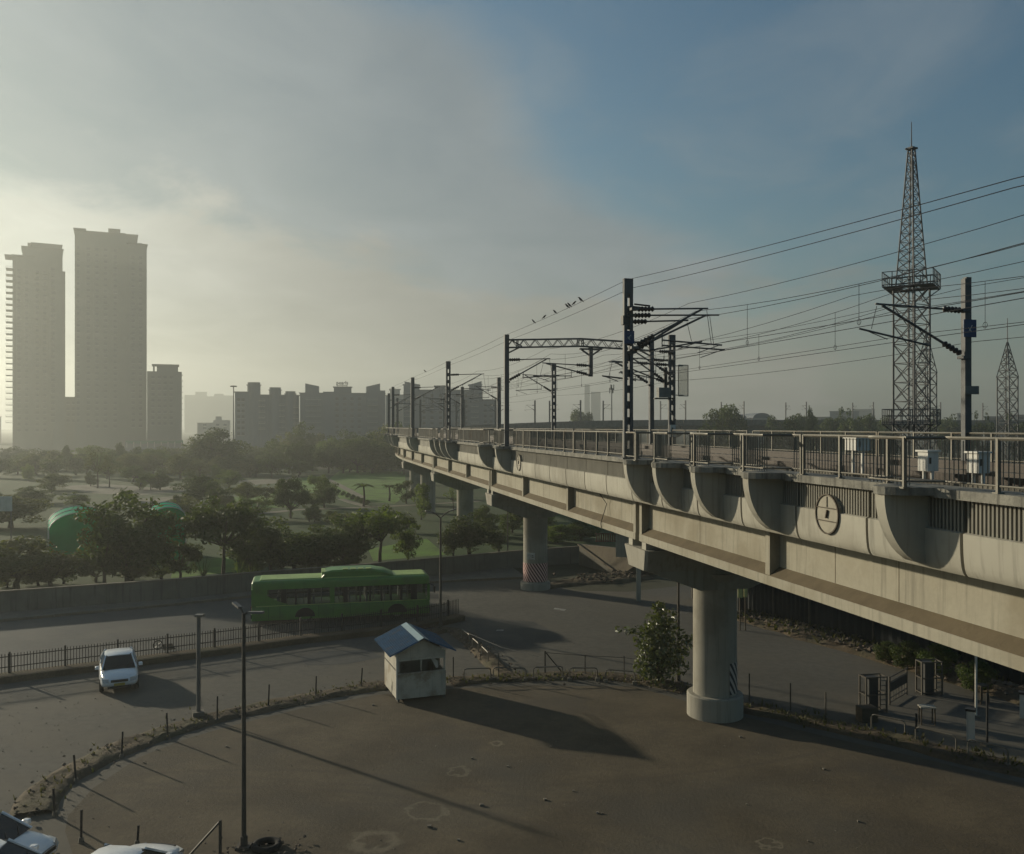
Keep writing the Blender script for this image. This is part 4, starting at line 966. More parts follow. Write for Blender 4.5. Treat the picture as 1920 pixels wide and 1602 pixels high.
# row of apartment blocks
DB = 470.0
t5 = thing('apartment_block', 'blue-grey apartment block with three round-topped stair towers beside the light mast', 'building', (at_x(500, DB), DB, 0))
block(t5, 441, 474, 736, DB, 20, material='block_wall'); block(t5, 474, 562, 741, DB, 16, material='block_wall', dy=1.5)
for xa, xb, yt in ((464, 488, 723), (505, 527, 732), (535, 555, 739)):
    c = (lx(t5, (xa+xb)/2), 2.5, 0); r = (xb-xa)/2*DB/F; zt = EYE+(800-yt)*DB/F
    m = MB(); m.lathe([(0, 0), (r, 0), (r, zt), (r*1.15, zt), (r*1.15, zt+.4), (r*0.95, zt+.4), (r*.95, zt+1.6), (0, zt+1.6)], 16, c); smooth_by_angle(obj('stair_tower', m, MATS['block_wall'], t5, world=False))
balconies(t5, 478, 497, 752, 815, 10.6, DB, out=1.4, dy=1.5); balconies(t5, 515, 534, 760, 815, 10.6, DB, out=1.4, dy=1.5); balconies(t5, 545, 561, 764, 815, 10.6, DB, out=1.4, dy=1.5); windows(t5, (448, 456), 750, 815, 10.6, DB, 1.5, 1.5)
t6 = thing('apartment_block', 'wide blue-grey apartment block with a sign on its roof', 'building', (at_x(640, DB), DB+6, 0)); D6 = DB+6
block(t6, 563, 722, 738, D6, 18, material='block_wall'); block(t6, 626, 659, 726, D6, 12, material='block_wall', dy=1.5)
block(t6, 606, 626, 735, D6, 12, material='block_wall', dy=-.8, slab=False); block(t6, 712, 723, 732, D6, 12, material='block_wall', dy=-.6, slab=False)
def slant(t, x0, y0, x1, y1, yb, dy):
    m = MB(); q = [(lx(t, x0), lz(t, y0)), (lx(t, x1), lz(t, y1)), (lx(t, x1), lz(t, yb)), (lx(t, x0), lz(t, yb))]
    m.quadstrip([[(a, dy, z) for a, z in q], [(a, dy+10, z) for a, z in q]]); obj('slanted_penthouse', m, MATS['block_wall'], t, world=False)
slant(t6, 573, 720, 598, 725, 760, -1.2); slant(t6, 687, 725, 713, 719, 760, -1.2)
balconies(t6, 574, 602, 750, 815, 10.6, D6, out=1.8, dy=0); balconies(t6, 689, 708, 750, 815, 10.6, D6, out=1.8); windows(t6, (618, 632, 646, 660, 674), 748, 812, 10.6, D6, 1.7, 1.5)
# roof sign lettering
sg = thing('roof_sign', 'dark roof lettering standing on the wide apartment block', 'sign', (at_x(642, D6), D6+1.0, EYE+(800-725)*D6/F))
def text_mesh(body, size, ext_=0.12, bold=0.0):
    cu = bpy.data.curves.new('text', 'FONT'); cu.body = body; cu.size = size; cu.extrude = ext_; cu.align_x = 'CENTER'; cu.offset = bold
    tmp = bpy.data.objects.new('text_tmp', cu); COL.objects.link(tmp); bpy.context.view_layer.update()
    me = bpy.data.meshes.new_from_object(tmp.evaluated_get(bpy.context.evaluated_depsgraph_get())); bpy.data.objects.remove(tmp); return me
o = link('lettering', text_mesh('pearls', 2.7, 0.15, 0.04), sg, MATS['dark_box']); o.rotation_euler = (R(90), 0, 0); o.location = (0, -1.4, 1.05)
m = MB()
for k in range(9): m.box((-2.3+k*0.58, -1.4, 0.55), (0.36, 0.2, 0.34))
o = obj('small_line', m, MATS['dark_box'], sg, world=False)
m = MB(); m.bar((-3, -1.2, 0.3), (3, -1.2, 0.3), 0.15)
for x in (-2.6, 0, 2.6): m.bar((x, -1.2, -0.1), (x, -1.2, 2.6), 0.1)
obj('sign_frame', m, MATS['dark_box'], sg, world=False)
t7 = thing('apartment_block', 'narrow sunlit pale apartment block squeezed between the blue-grey blocks', 'building', (at_x(738, DB+60), DB+60, 0)); D7 = DB+60
block(t7, 724, 758, 742, D7, 20, material='block_pale'); block(t7, 731, 750, 730, D7, 12, material='block_pale', dy=3)
X0_ = lx(t7, 724); m = MB(); m.quadstrip([[(X0_-.3, -7, z), (X0_+5, -0.2, z), (X0_-.3, -.2, z)] for z in (0, 30)]); obj('angled_bay', m, MATS['block_pale'], t7, world=False)
balconies(t7, 726, 752, 754, 800, 10, D7, out=1.4); windows(t7, (735, 745), 750, 800, 10, D7, 1.5, 1.5)
t8 = thing('apartment_block', 'blue-grey apartment block partly behind the viaduct masts', 'building', (at_x(840, DB), DB+2, 0)); D8 = DB+2
block(t8, 757, 785, 722, D8, 16, material='block_wall'); block(t8, 785, 905, 732, D8, 20, material='block_wall', dy=1); block(t8, 815, 842, 724, D8, 12, material='block_wall', dy=2); block(t8, 880, 903, 722, D8, 14, material='block_wall', dy=-1); block(t8, 900, 932, 750, D8, 18, material='block_wall', dy=-.5)
slant(t8, 759, 716, 783, 721, 740, -.6); slant(t8, 880, 722, 903, 715, 740, -1.6)
balconies(t8, 757, 773, 740, 800, 10.4, D8, out=1.6); balconies(t8, 883, 897, 742, 800, 10.4, D8, out=1.6, dy=-1); windows(t8, (795, 810, 826, 842, 858, 873), 742, 800, 10.4, D8, 1.6, 1.5, dy=1); windows(t8, (910, 921), 760, 800, 10.4, D8, 1.6, 1.5, dy=-.5)
# faint things in the haze
fb = thing('distant_block', 'faint pale tower cluster in the haze behind the light mast', 'building', (at_x(385, 1700), 1700, 0))
for x0, x1, y in ((346, 368, 741), (366, 388, 735), (388, 402, 743), (402, 420, 738), (420, 438, 741)): block(fb, x0, x1, y, 1700, 30, slab=False, dy=random.uniform(0, 20))
fb = thing('distant_house', 'small pale stepped house in the haze left of the light mast', 'building', (at_x(400, 640), 640, 0))
for x0, x1, y in ((370, 402, 793), (400, 432, 788), (404, 416, 781)): block(fb, x0, x1, y, 640, 14, slab=False, material='block_pale', dy=random.uniform(0, 5))
windows(fb, (384, 408, 422), 797, 806, 6, 640, 2.2, 1.4, dy=-.1)
fb = thing('distant_house', 'pale low building edge at the far left of the skyline', 'building', (at_x(-10, 620), 620, 0)); block(fb, -60, 2, 782, 620, 20, material='block_pale'); windows(fb, (-20, -8), 788, 805, 8, 620, 2.2, 1.5)
for x0, x1, y, lb in ((1096, 1106, 722, 'thin faint tower in the haze left of the nearest mast'), (1108, 1126, 735, 'broader faint tower in the haze left of the nearest mast')):
    fb = thing('distant_tower', lb, 'tower', (at_x(x0, 1500), 1500, 0)); block(fb, x0, x1, y, 1500, 20, slab=False)
fb = thing('low_building', 'long low building with a green roof edge at the foot of the towers', 'building', (at_x(290, 400), 400, 0)); block(fb, 235, 345, 832, 400, 10, material='block_wall', slab=False)
m = MB(); m.box((0, -.5, lz(fb, 829)), (24, 1.0, 1.3)); obj('green_fascia', m, MATS['green_sheet'], fb, world=False)
for k in range(9):
    m = MB(); m.box((-11.5+k*2.85, -1, lz(fb, 834)), (0.3, 0.3, 2.4)); obj('fascia_post', m, MATS['balcony_pale'], fb, world=False)
for x0, x1, y, D, mt_, lb in ((1490, 1560, 783, 520, 'block_pale', 'pale low shed on the skyline behind the distant line'), (1556, 1610, 772, 700, 'block_wall', 'bluish hazy block left of the lattice tower'), (1795, 1822, 776, 500, 'block_pale', 'pale flat building right of the lattice tower'), (1600, 1640, 768, 1100, 'tower_wall', 'faint block just left of the lattice tower'), (1846, 1882, 782, 450, 'block_wall', 'low dark building beside the small lattice tower'), (1900, 1960, 779, 430, 'block_pale', 'pale building at the right edge of the skyline')):
    fb = thing('distant_building', lb, 'building', (at_x(x0, D), D, 0)); block(fb, x0, x1, y, D, 18, material=mt_); windows(fb, [x0+(x1-x0)*k/4 for k in (1, 2, 3)], y+5, y+12, 8, D, 2.0, 1.3)
for x0, x1, lb in ((1377, 1400, 'left of the two vaulted sheds behind the distant line'), (1412, 1446, 'right of the two vaulted sheds behind the distant line')):
    fb = thing('vaulted_shed', lb, 'shed', (at_x((x0+x1)/2, 420), 420, 0)); m = MB(); r = (x1-x0)/2*420/F; zc = EYE+(800-784)*420/F
    m.quadstrip([[(at_x((x0+x1)/2, 420)+r*math.cos(math.pi*k/12), 420+d, zc+r*0.55*math.sin(math.pi*k/12)) for k in range(13)] for d in (0, 30)]); obj('vault_roof', m, MATS['block_wall'], fb)
    m = MB(); m.box((at_x((x0+x1)/2, 420), 435, zc/2), (2*r*.96, 29.5, zc)); obj('wall', m, MATS['block_pale'], fb)

# ------------------------------------------------------------------ lattice towers and tall masts
def lattice(t, c, rot, levels, leg=0.09, brace=0.045, rings_every=1):
    """levels: (z, half side); four legs and cross bracing"""
    def P(k, z, h):
        a = rot+math.pi/4+k*math.pi/2; return Vector((c[0]+h*math.sqrt(2)*math.cos(a), c[1]+h*math.sqrt(2)*math.sin(a), z))
    for k in range(4):
        m = MB()
        for (z0, h0), (z1, h1) in zip(levels[:-1], levels[1:]): m.bar(P(k, z0, h0), P(k, z1, h1), leg)
        obj('leg', m, MATS['mast_steel'], t)
    for k in range(4):
        m = MB()
        for (z0, h0), (z1, h1) in zip(levels[:-1], levels[1:]):
            m.bar(P(k, z0, h0), P(k+1, z1, h1), brace); m.bar(P(k+1, z0, h0), P(k, z1, h1), brace); m.bar(P(k, z1, h1), P(k+1, z1, h1), brace)
        obj('bracing', m, MATS['mast_steel'], t)
def platform(t, c, z, r, n=8, h=1.05, hub=0.9):
    m = MB(); pts = [Vector((c[0]+r*math.cos(2*math.pi*k/n+.2), c[1]+r*math.sin(2*math.pi*k/n+.2), z)) for k in range(n)]
    inn = [Vector((c[0]+hub*math.cos(2*math.pi*k/n+.2), c[1]+hub*math.sin(2*math.pi*k/n+.2), z)) for k in range(n)]
    for k in range(n):
        a, b = pts[k], pts[(k+1) % n]; m.quadstrip([[a, b, inn[(k+1) % n], inn[k]], [v-Vector((0, 0, .06)) for v in (a, b, inn[(k+1) % n], inn[k])]])
    pf_ = obj('platform', m, MATS['mast_steel'], t); m = MB()
    for k in range(n):
        a, b = pts[k], pts[(k+1) % n]
        for hh in (h, h*0.55, 0.12): m.bar(a+Vector((0, 0, hh)), b+Vector((0, 0, hh)), 0.05)
        for f in (0, 0.2, 0.4, 0.6, 0.8): q = a.lerp(b, f); m.bar(q, q+Vector((0, 0, h)), 0.05)
        m.bar(a, inn[k]-Vector((0, 0, 1.0)), 0.06)
    obj('platform_rail', m, MATS['mast_steel'], pf_)
DL = 65.0; cL = (at_x(1709, DL), DL); sL = DL/F; zz_ = lambda y: EYE-(y-HY)*sL
lt = thing('lattice_tower', 'tall steel lattice tower with two railed platforms and a pointed top', 'tower', (cL[0], cL[1], 0))
lv = [(z, 0.87) for z in np.linspace(0, zz_(538), 17)]
lattice(lt, cL, R(30), lv, 0.11, 0.05)
n_ = 15; lv = [(zz_(538)+(zz_(282)-zz_(538))*k/n_, 0.76+(0.17-0.76)*k/n_) for k in range(n_+1)]; lattice(lt, cL, R(30), lv, 0.08, 0.035)
platform(lt, cL, zz_(540), 2.4, 4); platform(lt, cL, zz_(795), 2.4, 4)
m = MB(); m.tube([(cL[0], cL[1], zz_(285)), (cL[0], cL[1], zz_(229))], 0.05, 6, 0.025); obj('spire', m, MATS['mast_steel'], lt)
m = MB(); m.box((cL[0], cL[1], zz_(279)), (0.62, 0.62, 0.12), R(30)); m.bar((cL[0]-.45, cL[1], zz_(279)), (cL[0]+.45, cL[1], zz_(279)), 0.06); obj('head_plate', m, MATS['mast_steel'], lt)
m = MB(); m.bar((cL[0]-.2, cL[1], 0), (cL[0]-.2, cL[1], zz_(540)), 0.10); m.bar((cL[0]+.12, cL[1], 0), (cL[0]+.12, cL[1], zz_(300)), 0.09)
z = 0.4
while z < zz_(540): m.bar((cL[0]-.2, cL[1]-.02, z), (cL[0]+.14, cL[1]-.02, z), 0.03); z += 0.4
obj('ladder', m, MATS['mast_steel'], lt)
def small_lattice(px_, D, ypk, ysh, yspire, wpx, label):
    c = (at_x(px_, D), D); s = D/F; zf = lambda y: EYE-(y-HY)*s; h = wpx/2*s/1.35; t = thing('lattice_tower', label, 'tower', (c[0], c[1], 0))
    lattice(t, c, R(25), [(z, h) for z in np.linspace(0, zf(ysh), 14)], 0.11, 0.06); lattice(t, c, R(25), [(zf(ysh)+(zf(ypk)-zf(ysh))*k/5, h*(1-k/5)+.05) for k in range(6)], 0.09, 0.055)
    m = MB(); m.tube([(c[0], c[1], zf(ypk+2)), (c[0], c[1], zf(yspire))], 0.07, 5, 0.04); obj('spire', m, MATS['mast_steel'], t)
small_lattice(1889, 110, 642, 708, 597, 33, 'small pointed lattice tower at the right edge')
small_lattice(1737, 112, 625, 700, 600, 33, 'small pointed lattice tower hidden behind the tall one')
hm_ = thing('high_mast_light', 'slender high mast with a crown of floodlights left of the apartment blocks', 'light', (at_x(438, 300), 300, 0)); zt = EYE+(800-724)*300/F
m = MB(); m.tube([(at_x(438, 300), 300, 0), (at_x(438, 300), 300, zt)], 0.32, 8, 0.16); obj('pole', m, MATS['mast_light'], hm_)
m = MB(); m.lathe([(0.1, -.1), (0.75, -.1), (0.75, .1), (0.1, .1), (0.1, -.1)], 12, (at_x(438, 300), 300, zt)); obj('crown_ring', m, MATS['mast_steel'], hm_)
for k in range(6):
    a = 2*math.pi*k/6+.2; m = MB(); m.box((at_x(438, 300)+0.85*math.cos(a), 300+0.85*math.sin(a), zt-.15), (0.5, 0.35, 0.35), a); obj('floodlight', m, MATS['dark_box'], hm_)
cm = thing('antenna_mast', 'slim telecom mast with panel antennas on the skyline left of the nearest mast', 'mast', (at_x(1147, 330), 330, 0)); zt = EYE+(800-722)*330/F
m = MB(); m.tube([(at_x(1147, 330), 330, 0), (at_x(1147, 330), 330, zt)], 0.28, 6, 0.18); obj('pole', m, MATS['mast_light'], cm)
for k in range(6):
    a = k*1.05; m = MB(); m.box((at_x(1147, 330)+.75*math.cos(a), 330+.75*math.sin(a), zt-.9-1.2*(k % 2)), (0.35, 0.2, 2.0), a); obj('antenna_panel', m, MATS['mast_light'], cm)
# ------------------------------------------------------------------ trees and shrubs
leaf_mat('leaf_dark', (0.06, 0.088, 0.024), (0.09, 0.11, 0.034), 0.36)
leaf_mat('leaf_green', (0.095, 0.145, 0.03), (0.14, 0.17, 0.045), 0.4)
leaf_mat('leaf_olive', (0.10, 0.115, 0.035), (0.14, 0.14, 0.055), 0.36)
leaf_mat('leaf_shiny', (0.075, 0.10, 0.035), (0.12, 0.13, 0.05), 0.25)
MATS['leaf_shiny'].node_tree.nodes['Principled BSDF'].inputs['Roughness'].default_value = 0.38
MATS['leaf_shiny'].node_tree.nodes['Principled BSDF'].inputs['Specular IOR Level'].default_value = 0.6
mat('bark', (0.10, 0.075, 0.05), 0.95, 0.4, 4, bump=0.6, bscale=12)
def leaf_cloud(centers, radii, n, size, seed, flat=0.75, up=0.35):
    """n leaf faces spread on and inside clumps; numpy"""
    r = np.random.default_rng(seed); C_ = np.asarray(centers); Rd = np.asarray(radii); w = Rd**2; idx = r.choice(len(C_), n, p=w/w.sum())
    d = r.normal(size=(n, 3)); d /= np.linalg.norm(d, axis=1)[:, None]; rad = Rd[idx]*(0.35+0.72*r.random(n)**0.55)
    P = C_[idx]+d*rad[:, None]*np.array([1, 1, flat])
    nrm = d*0.7+r.normal(size=(n, 3))*0.6+np.array([0, 0, up]); nrm /= np.linalg.norm(nrm, axis=1)[:, None]
    tx = np.cross(nrm, r.normal(size=(n, 3))); tx /= np.linalg.norm(tx, axis=1)[:, None]; ty = np.cross(nrm, tx)
    s = size*(0.6+0.8*r.random(n))[:, None]
    v = np.stack([P-tx*s, P-ty*s*0.42+nrm*s*0.12, P+tx*s, P+ty*s*0.42+nrm*s*0.12], 1).reshape(-1, 3)
    me = bpy.data.meshes.new('crown'); me.vertices.add(n*4); me.vertices.foreach_set('co', v.ravel()); me.loops.add(n*4); me.loops.foreach_set('vertex_index', np.arange(n*4))
    me.polygons.add(n); me.polygons.foreach_set('loop_start', np.arange(n)*4); me.polygons.foreach_set('loop_total', np.full(n, 4)); me.update(); return me
def crown_clumps(seed, n, w=1.0, h=1.0, zc=0.62, top=0.0):
    """unit crown: width 1, height 1 from ground; clumps spread in an uneven ellipsoid"""
    r = np.random.default_rng(seed); C_ = []; Rd = []
    for i in range(n):
        while True:
            p = r.uniform(-1, 1, 3)
            if 0.25 < np.linalg.norm(p) < 1: break
        rr = 0.07+0.12*r.random()
        k = 0.8+0.42*r.random(); C_.append((p[0]*k*(0.5-rr*0.8)*w, p[1]*k*(0.5-rr*0.8)*w, zc+p[2]*k*(0.36-rr*0.6)*h)); Rd.append(rr)
    return C_, Rd
def trunk_mesh(clumps, seed, th=0.32, r0=0.028):
    r = np.random.default_rng(seed+50); m = MB(); j = Vector((r.uniform(-.03, .03), r.uniform(-.03, .03), th)); m.tube([(0, 0, -0.01), Vector((0.01, 0, th*.5)), j], [r0*1.25, r0, r0*.8], 7)
    for c in clumps[::max(1, len(clumps)//9)]:
        c = Vector(c); mid = j.lerp(c, .5)+Vector((r.uniform(-.03, .03), r.uniform(-.03, .03), -.03)); m.tube([j, mid, c], [r0*.6, r0*.36, r0*.12], 5)
    return m.mesh('trunk')
PROTO = {}
def proto(key, seed, nclump, nleaf, size, w=1, h=1, zc=0.62, th=0.32, r0=0.028, flat=0.8):
    C_, Rd = crown_clumps(seed, nclump, w, h, zc); PROTO[key] = (leaf_cloud(C_, Rd, nleaf, size, seed, flat), trunk_mesh(C_, seed, th, r0))
    PROTO[key][1].materials.append(MATS['bark']); PROTO[key][0].materials.append(None)
proto('broad', 1, 42, 5200, 0.027, zc=0.53, h=1.25, th=.22); proto('broad2', 2, 36, 4600, 0.028, zc=0.52, h=1.25, th=.22); proto('loose', 3, 24, 2600, 0.032, zc=0.53, th=0.22, h=1.2); proto('loose2', 4, 18, 2800, 0.028, zc=0.5, h=1.25, th=.2)
proto('dense', 5, 40, 7000, 0.024, zc=0.52, th=0.2, h=1.25); proto('dense2', 6, 36, 6000, 0.026, zc=0.5, th=0.2, h=1.3); proto('round', 7, 30, 4500, 0.028, zc=0.52, th=0.2, h=1.3)
proto('high', 9, 26, 3000, 0.030, zc=0.66, h=0.95, th=.36, r0=0.02); proto('sparse', 8, 14, 900, 0.022, zc=0.66, th=0.4, r0=0.02)
def tree(px_, ytop, ybase, wpx, key, lmat, label, group=None, name='tree', D=None, cat='tree'):
    if D is None: g = G(px_, ybase)
    else: g = Vector((at_x(px_, D), D, 0))
    s = g.y/F; H = (EYE-(ytop-HY)*s)*1.1; W = wpx*s; t = thing(name, label, cat, g, random.uniform(0, 6.28), group)
    cr, tr = PROTO[key]; c = link('crown', cr, t); c.scale = (W, W, H); c.material_slots[0].link = 'OBJECT'; c.material_slots[0].material = MATS[lmat]
    q = link('trunk', tr, t); q.scale = (W, W, H); return t
NT = [
 (240, 932, 1092, 180, 'broad', 'leaf_dark', 'big dark tree in front of the green tunnel tents'),
 (196, 965, 1098, 100, 'loose', 'leaf_dark', 'dark leafy tree at the left end of the green tents'),
 (418, 935, 1084, 150, 'high', 'leaf_dark', 'dark tree with a thin forked trunk right of the green tents'),
 (338, 1005, 1086, 80, 'loose', 'leaf_dark', 'small dark tree beside the right green tent'),
 (508, 978, 1074, 120, 'broad', 'leaf_dark', 'dark tree above the rear end of the bus'),
 (552, 1000, 1072, 125, 'broad2', 'leaf_green', 'lighter green tree above the rear half of the bus'),
 (640, 975, 1066, 120, 'broad', 'leaf_dark', 'dark tree above the middle of the bus'),
 (712, 952, 1058, 140, 'high', 'leaf_green', 'green tree above the roof pod of the bus'),
 (765, 985, 1052, 70, 'loose', 'leaf_green', 'small green tree left of the Y-shaped street lamp'),
 (880, 968, 1040, 110, 'broad', 'leaf_dark', 'dark tree at the foot of the third pier'),
 (850, 985, 1046, 60, 'loose', 'leaf_dark', 'slim dark tree between the lamp and the third pier'),
 (935, 990, 1034, 70, 'loose', 'leaf_dark', 'dark tree just left of the second pier'),
 (1045, 985, 1018, 80, 'round', 'leaf_green', 'leafy shrub mass right of the second pier under the girder'),
 (1090, 980, 1014, 80, 'round', 'leaf_dark', 'dark shrub mass beside the red gate'),
 (600, 990, 1069, 110, 'broad2', 'leaf_dark', 'dark tree between the two green trees above the bus'),
 (470, 985, 1079, 110, 'broad', 'leaf_dark', 'dark tree just left of the bus behind the wall'),
 (670, 990, 1062, 100, 'loose', 'leaf_dark', 'lower dark tree left of the green tree above the roof pod'),
 (30, 1010, 1104, 190, 'dense', 'leaf_olive', 'hazy olive tree at the left edge behind the wall'),
 (95, 1035, 1098, 110, 'loose', 'leaf_olive', 'low olive shrub left of the big dark tree'),
 (20, 930, 990, 150, 'round', 'leaf_olive', 'hazy brown-green tree at the left edge beyond the tents'),
 (545, 896, 972, 68, 'dense', 'leaf_dark', 'tall rounded dark tree in the middle of the park'),
 (608, 902, 952, 56, 'dense2', 'leaf_dark', 'rounded dark tree beside the park path'),
 (372, 893, 942, 84, 'round', 'leaf_dark', 'round dark bush tree in the park right of the towers'),
 (183, 845, 916, 60, 'sparse', 'leaf_olive', 'thin bare-branched tree on the pale ground'),
 (205, 858, 914, 50, 'sparse', 'leaf_olive', 'second thin tree on the pale ground'),
 (240, 920, 940, 40, 'round', 'leaf_green', 'small light green bush on the pale ground'),
 (850, 912, 960, 40, 'sparse', 'leaf_green', 'thin shrub at the foot of the third pier'),
 (790, 905, 975, 48, 'loose2', 'leaf_green', 'creeper-covered growth on the fourth pier'),
 (762, 900, 945, 40, 'loose2', 'leaf_dark', 'creeper-covered growth on the fifth pier'),
 (470, 930, 975, 80, 'loose', 'leaf_green', 'loose green tree left of the tall rounded park tree'),
 (465, 905, 940, 60, 'round', 'leaf_olive', 'low olive bush on the park lawn'),
]
for a in NT: tree(*(a[:3]+(a[3]*1.1,)+a[4:]))
for i, x in enumerate(range(10, 800, 58)):
    if 300 < x < 470 or x > 670: continue
    yb = 1106-x*0.053; tree(x+random.uniform(-8, 8), yb-30-random.uniform(0, 30), yb-4, 75+random.uniform(0, 30), ['dense', 'dense2', 'loose2'][i % 3], ['leaf_dark', 'leaf_olive', 'leaf_green'][(i*7) % 3] if x > 120 else 'leaf_olive', 'low shrub behind the boundary wall, %s from the left' % ORD[i], 'shrubs behind the boundary wall', name='shrub', cat='shrub')
for i, (x, y, w) in enumerate(((300, 905, 50), (430, 900, 60), (500, 925, 44), (560, 880, 60), (655, 872, 60), (700, 872, 70), (480, 880, 60), (250, 890, 60), (100, 905, 70), (60, 930, 80), (140, 940, 60), (420, 945, 50), (330, 945, 40), (590, 965, 40), (640, 975, 50), (760, 985, 50))):
    tree(x, y-16, y+14, w, ['round', 'dense2', 'loose', 'dense'][i % 4], ['leaf_dark', 'leaf_green', 'leaf_olive'][i % 3], 'bush scattered on the park lawn, number %s' % ORD[i] if False else 'rounded bush scattered on the park lawn', 'scattered park bushes', name='park_bush', cat='bush')
# rows of hazy trees at the back of the park
rr_ = np.random.default_rng(21)
tree(412, 806, None, 125, 'round', 'leaf_dark', 'big dome-shaped dark tree in front of the light mast', 'far park trees', D=230)
tree(125, 836, None, 24, 'dense', 'leaf_dark', 'pointed hazy tree left in the far tree line', 'far park trees', D=240)
tree(222, 832, None, 34, 'round', 'leaf_dark', 'round-headed hazy tree in front of the tallest tower', 'far park trees', D=240)
cnt = {}
def nth(k): cnt[k] = cnt.get(k, 0)+1; return ORD[min(cnt[k], 20)-1]
for x in range(-30, 760, 26):
    yt = 846+rr_.uniform(-10, 10) if x < 350 else (832+rr_.uniform(-12, 10) if x < 520 else 810+rr_.uniform(-12, 14))
    tree(x+rr_.uniform(-6, 6), yt, None, 60+rr_.uniform(0, 25), ['dense', 'dense2', 'round', 'broad'][rr_.integers(4)], ['leaf_dark', 'leaf_olive', 'leaf_green', 'leaf_dark'][rr_.integers(4)],
         'hazy tree in the far line, %s from the left frame edge' % nth('l') if x < 440 else 'dark tree in the far line below the apartment blocks, %s from the light mast' % nth('r'), 'far tree line left' if x < 440 else 'far tree line right', D=250+rr_.uniform(-20, 45))
for x in range(520, 770, 24):
    tree(x+rr_.uniform(-6, 6), 836+rr_.uniform(-12, 8), None, 56+rr_.uniform(0, 25), ['dense', 'dense2', 'broad'][rr_.integers(3)], 'leaf_dark', 'dark bushy tree at the far lawn edge, %s from the left' % nth('p'), 'trees along the park lawn', D=232+rr_.uniform(-8, 12))
for x in range(0, 520, 34):
    tree(x+rr_.uniform(-8, 8), 856+rr_.uniform(-8, 8), None, 52+rr_.uniform(0, 25), ['dense', 'dense2', 'round', 'loose'][rr_.integers(4)], ['leaf_olive', 'leaf_dark'][rr_.integers(2)], 'hazy low tree at the back of the park, %s from the left' % nth('b'), 'low trees at the back of the park', D=215+rr_.uniform(-10, 12))
tree(1362, 762, None, 105, 'dense', 'leaf_dark', 'dark round tree on the skyline right of the lattice mast', None, D=230)
tree(1082, 770, None, 60, 'dense', 'leaf_dark', 'dark tree clump on the skyline left of the nearest mast', 'skyline trees', D=420)
tree(1103, 776, None, 50, 'round', 'leaf_dark', 'lower tree clump on the skyline left of the nearest mast', 'skyline trees', D=420)
for i, (x, y, w) in enumerate(sorted(((1520, 766, 22), (1500, 778, 40), (1592, 768, 44), (1625, 780, 60), (1570, 782, 60), (1450, 783, 50), (1660, 782, 60), (1790, 778, 60), (1840, 776, 40), (1905, 778, 50), (1765, 772, 50), (1540, 784, 60), (1480, 784, 60)))):
    tree(x, y, None, w*1.2, ['dense', 'round', 'loose'][rr_.integers(3)], 'leaf_dark', 'small dark tree on the right-hand skyline, %s from the left' % ORD[i], 'right-hand skyline trees', D=260+rr_.uniform(-30, 60))
# tree clump under the viaduct and at the far right side
for x, y, yb, w, lb in ((1010, 960, 1005, 70, 'shaded shrub behind the second pier'), (960, 955, 1000, 70, 'shaded shrub left of the second pier'), (910, 950, 1005, 60, 'shaded shrub right of the third pier')):
    tree(x, y, yb, w, 'round', 'leaf_green', lb, 'shrubs under the viaduct')
for i in range(34):
    D_ = 92+118*rr_.random()**.8; x = rr_.uniform(-20, 745); yb = HY+EYE*F/D_; hpx = rr_.uniform(1.4, 4.2)*F/D_
    if 620 < x < 760 and yb < 960 or 90 < x < 350 and yb > 925: continue
    tree(x, yb-hpx, yb, hpx*rr_.uniform(.9, 1.5), ['round', 'dense2', 'loose', 'high', 'loose2'][i % 5], ['leaf_dark', 'leaf_green', 'leaf_dark', 'leaf_olive'][i % 4], 'small dark tree or bush dotted about the middle of the park', 'small trees dotted about the park', name='park_tree')
# palm in the park
def palm(px_, ytop, ybase, label):
    g = G(px_, ybase); H = EYE-(ytop-HY)*g.y/F; t = thing('palm_tree', label, 'palm', g); m = MB(); m.tube([g, g+Vector((.1, 0, H*.35)), g+Vector((0, 0, H*.72))], [0.2, 0.15, 0.12], 7); obj('trunk', m, MATS['bark'], t)
    for k in range(11):
        a = 2*math.pi*k/11+random.uniform(-.2, .2); m = MB(); L_ = H*0.45; b = len(m.v); el = random.uniform(0.5, 1.2)
        rows = []
        for i in range(7):
            f = i/6; r_ = L_*f; z = H*.72+L_*(math.sin(el)*f-0.75*f*f); w = 0.30*math.sin(math.pi*(0.12+.88*f))*(1-f*.5)+.02; c = Vector((math.cos(a)*r_, math.sin(a)*r_, z)); n_ = Vector((-math.sin(a), math.cos(a), 0))
            rows.append([g+c-n_*w-Vector((0, 0, w*.6)), g+c, g+c+n_*w-Vector((0, 0, w*.6))])
        m.grid(rows); obj('frond', m, MATS['leaf_green'], t, fix=False)
palm(682, 898, 950, 'small palm on the bright park lawn')
palm(730, 903, 940, 'lesser palm further right on the park lawn')
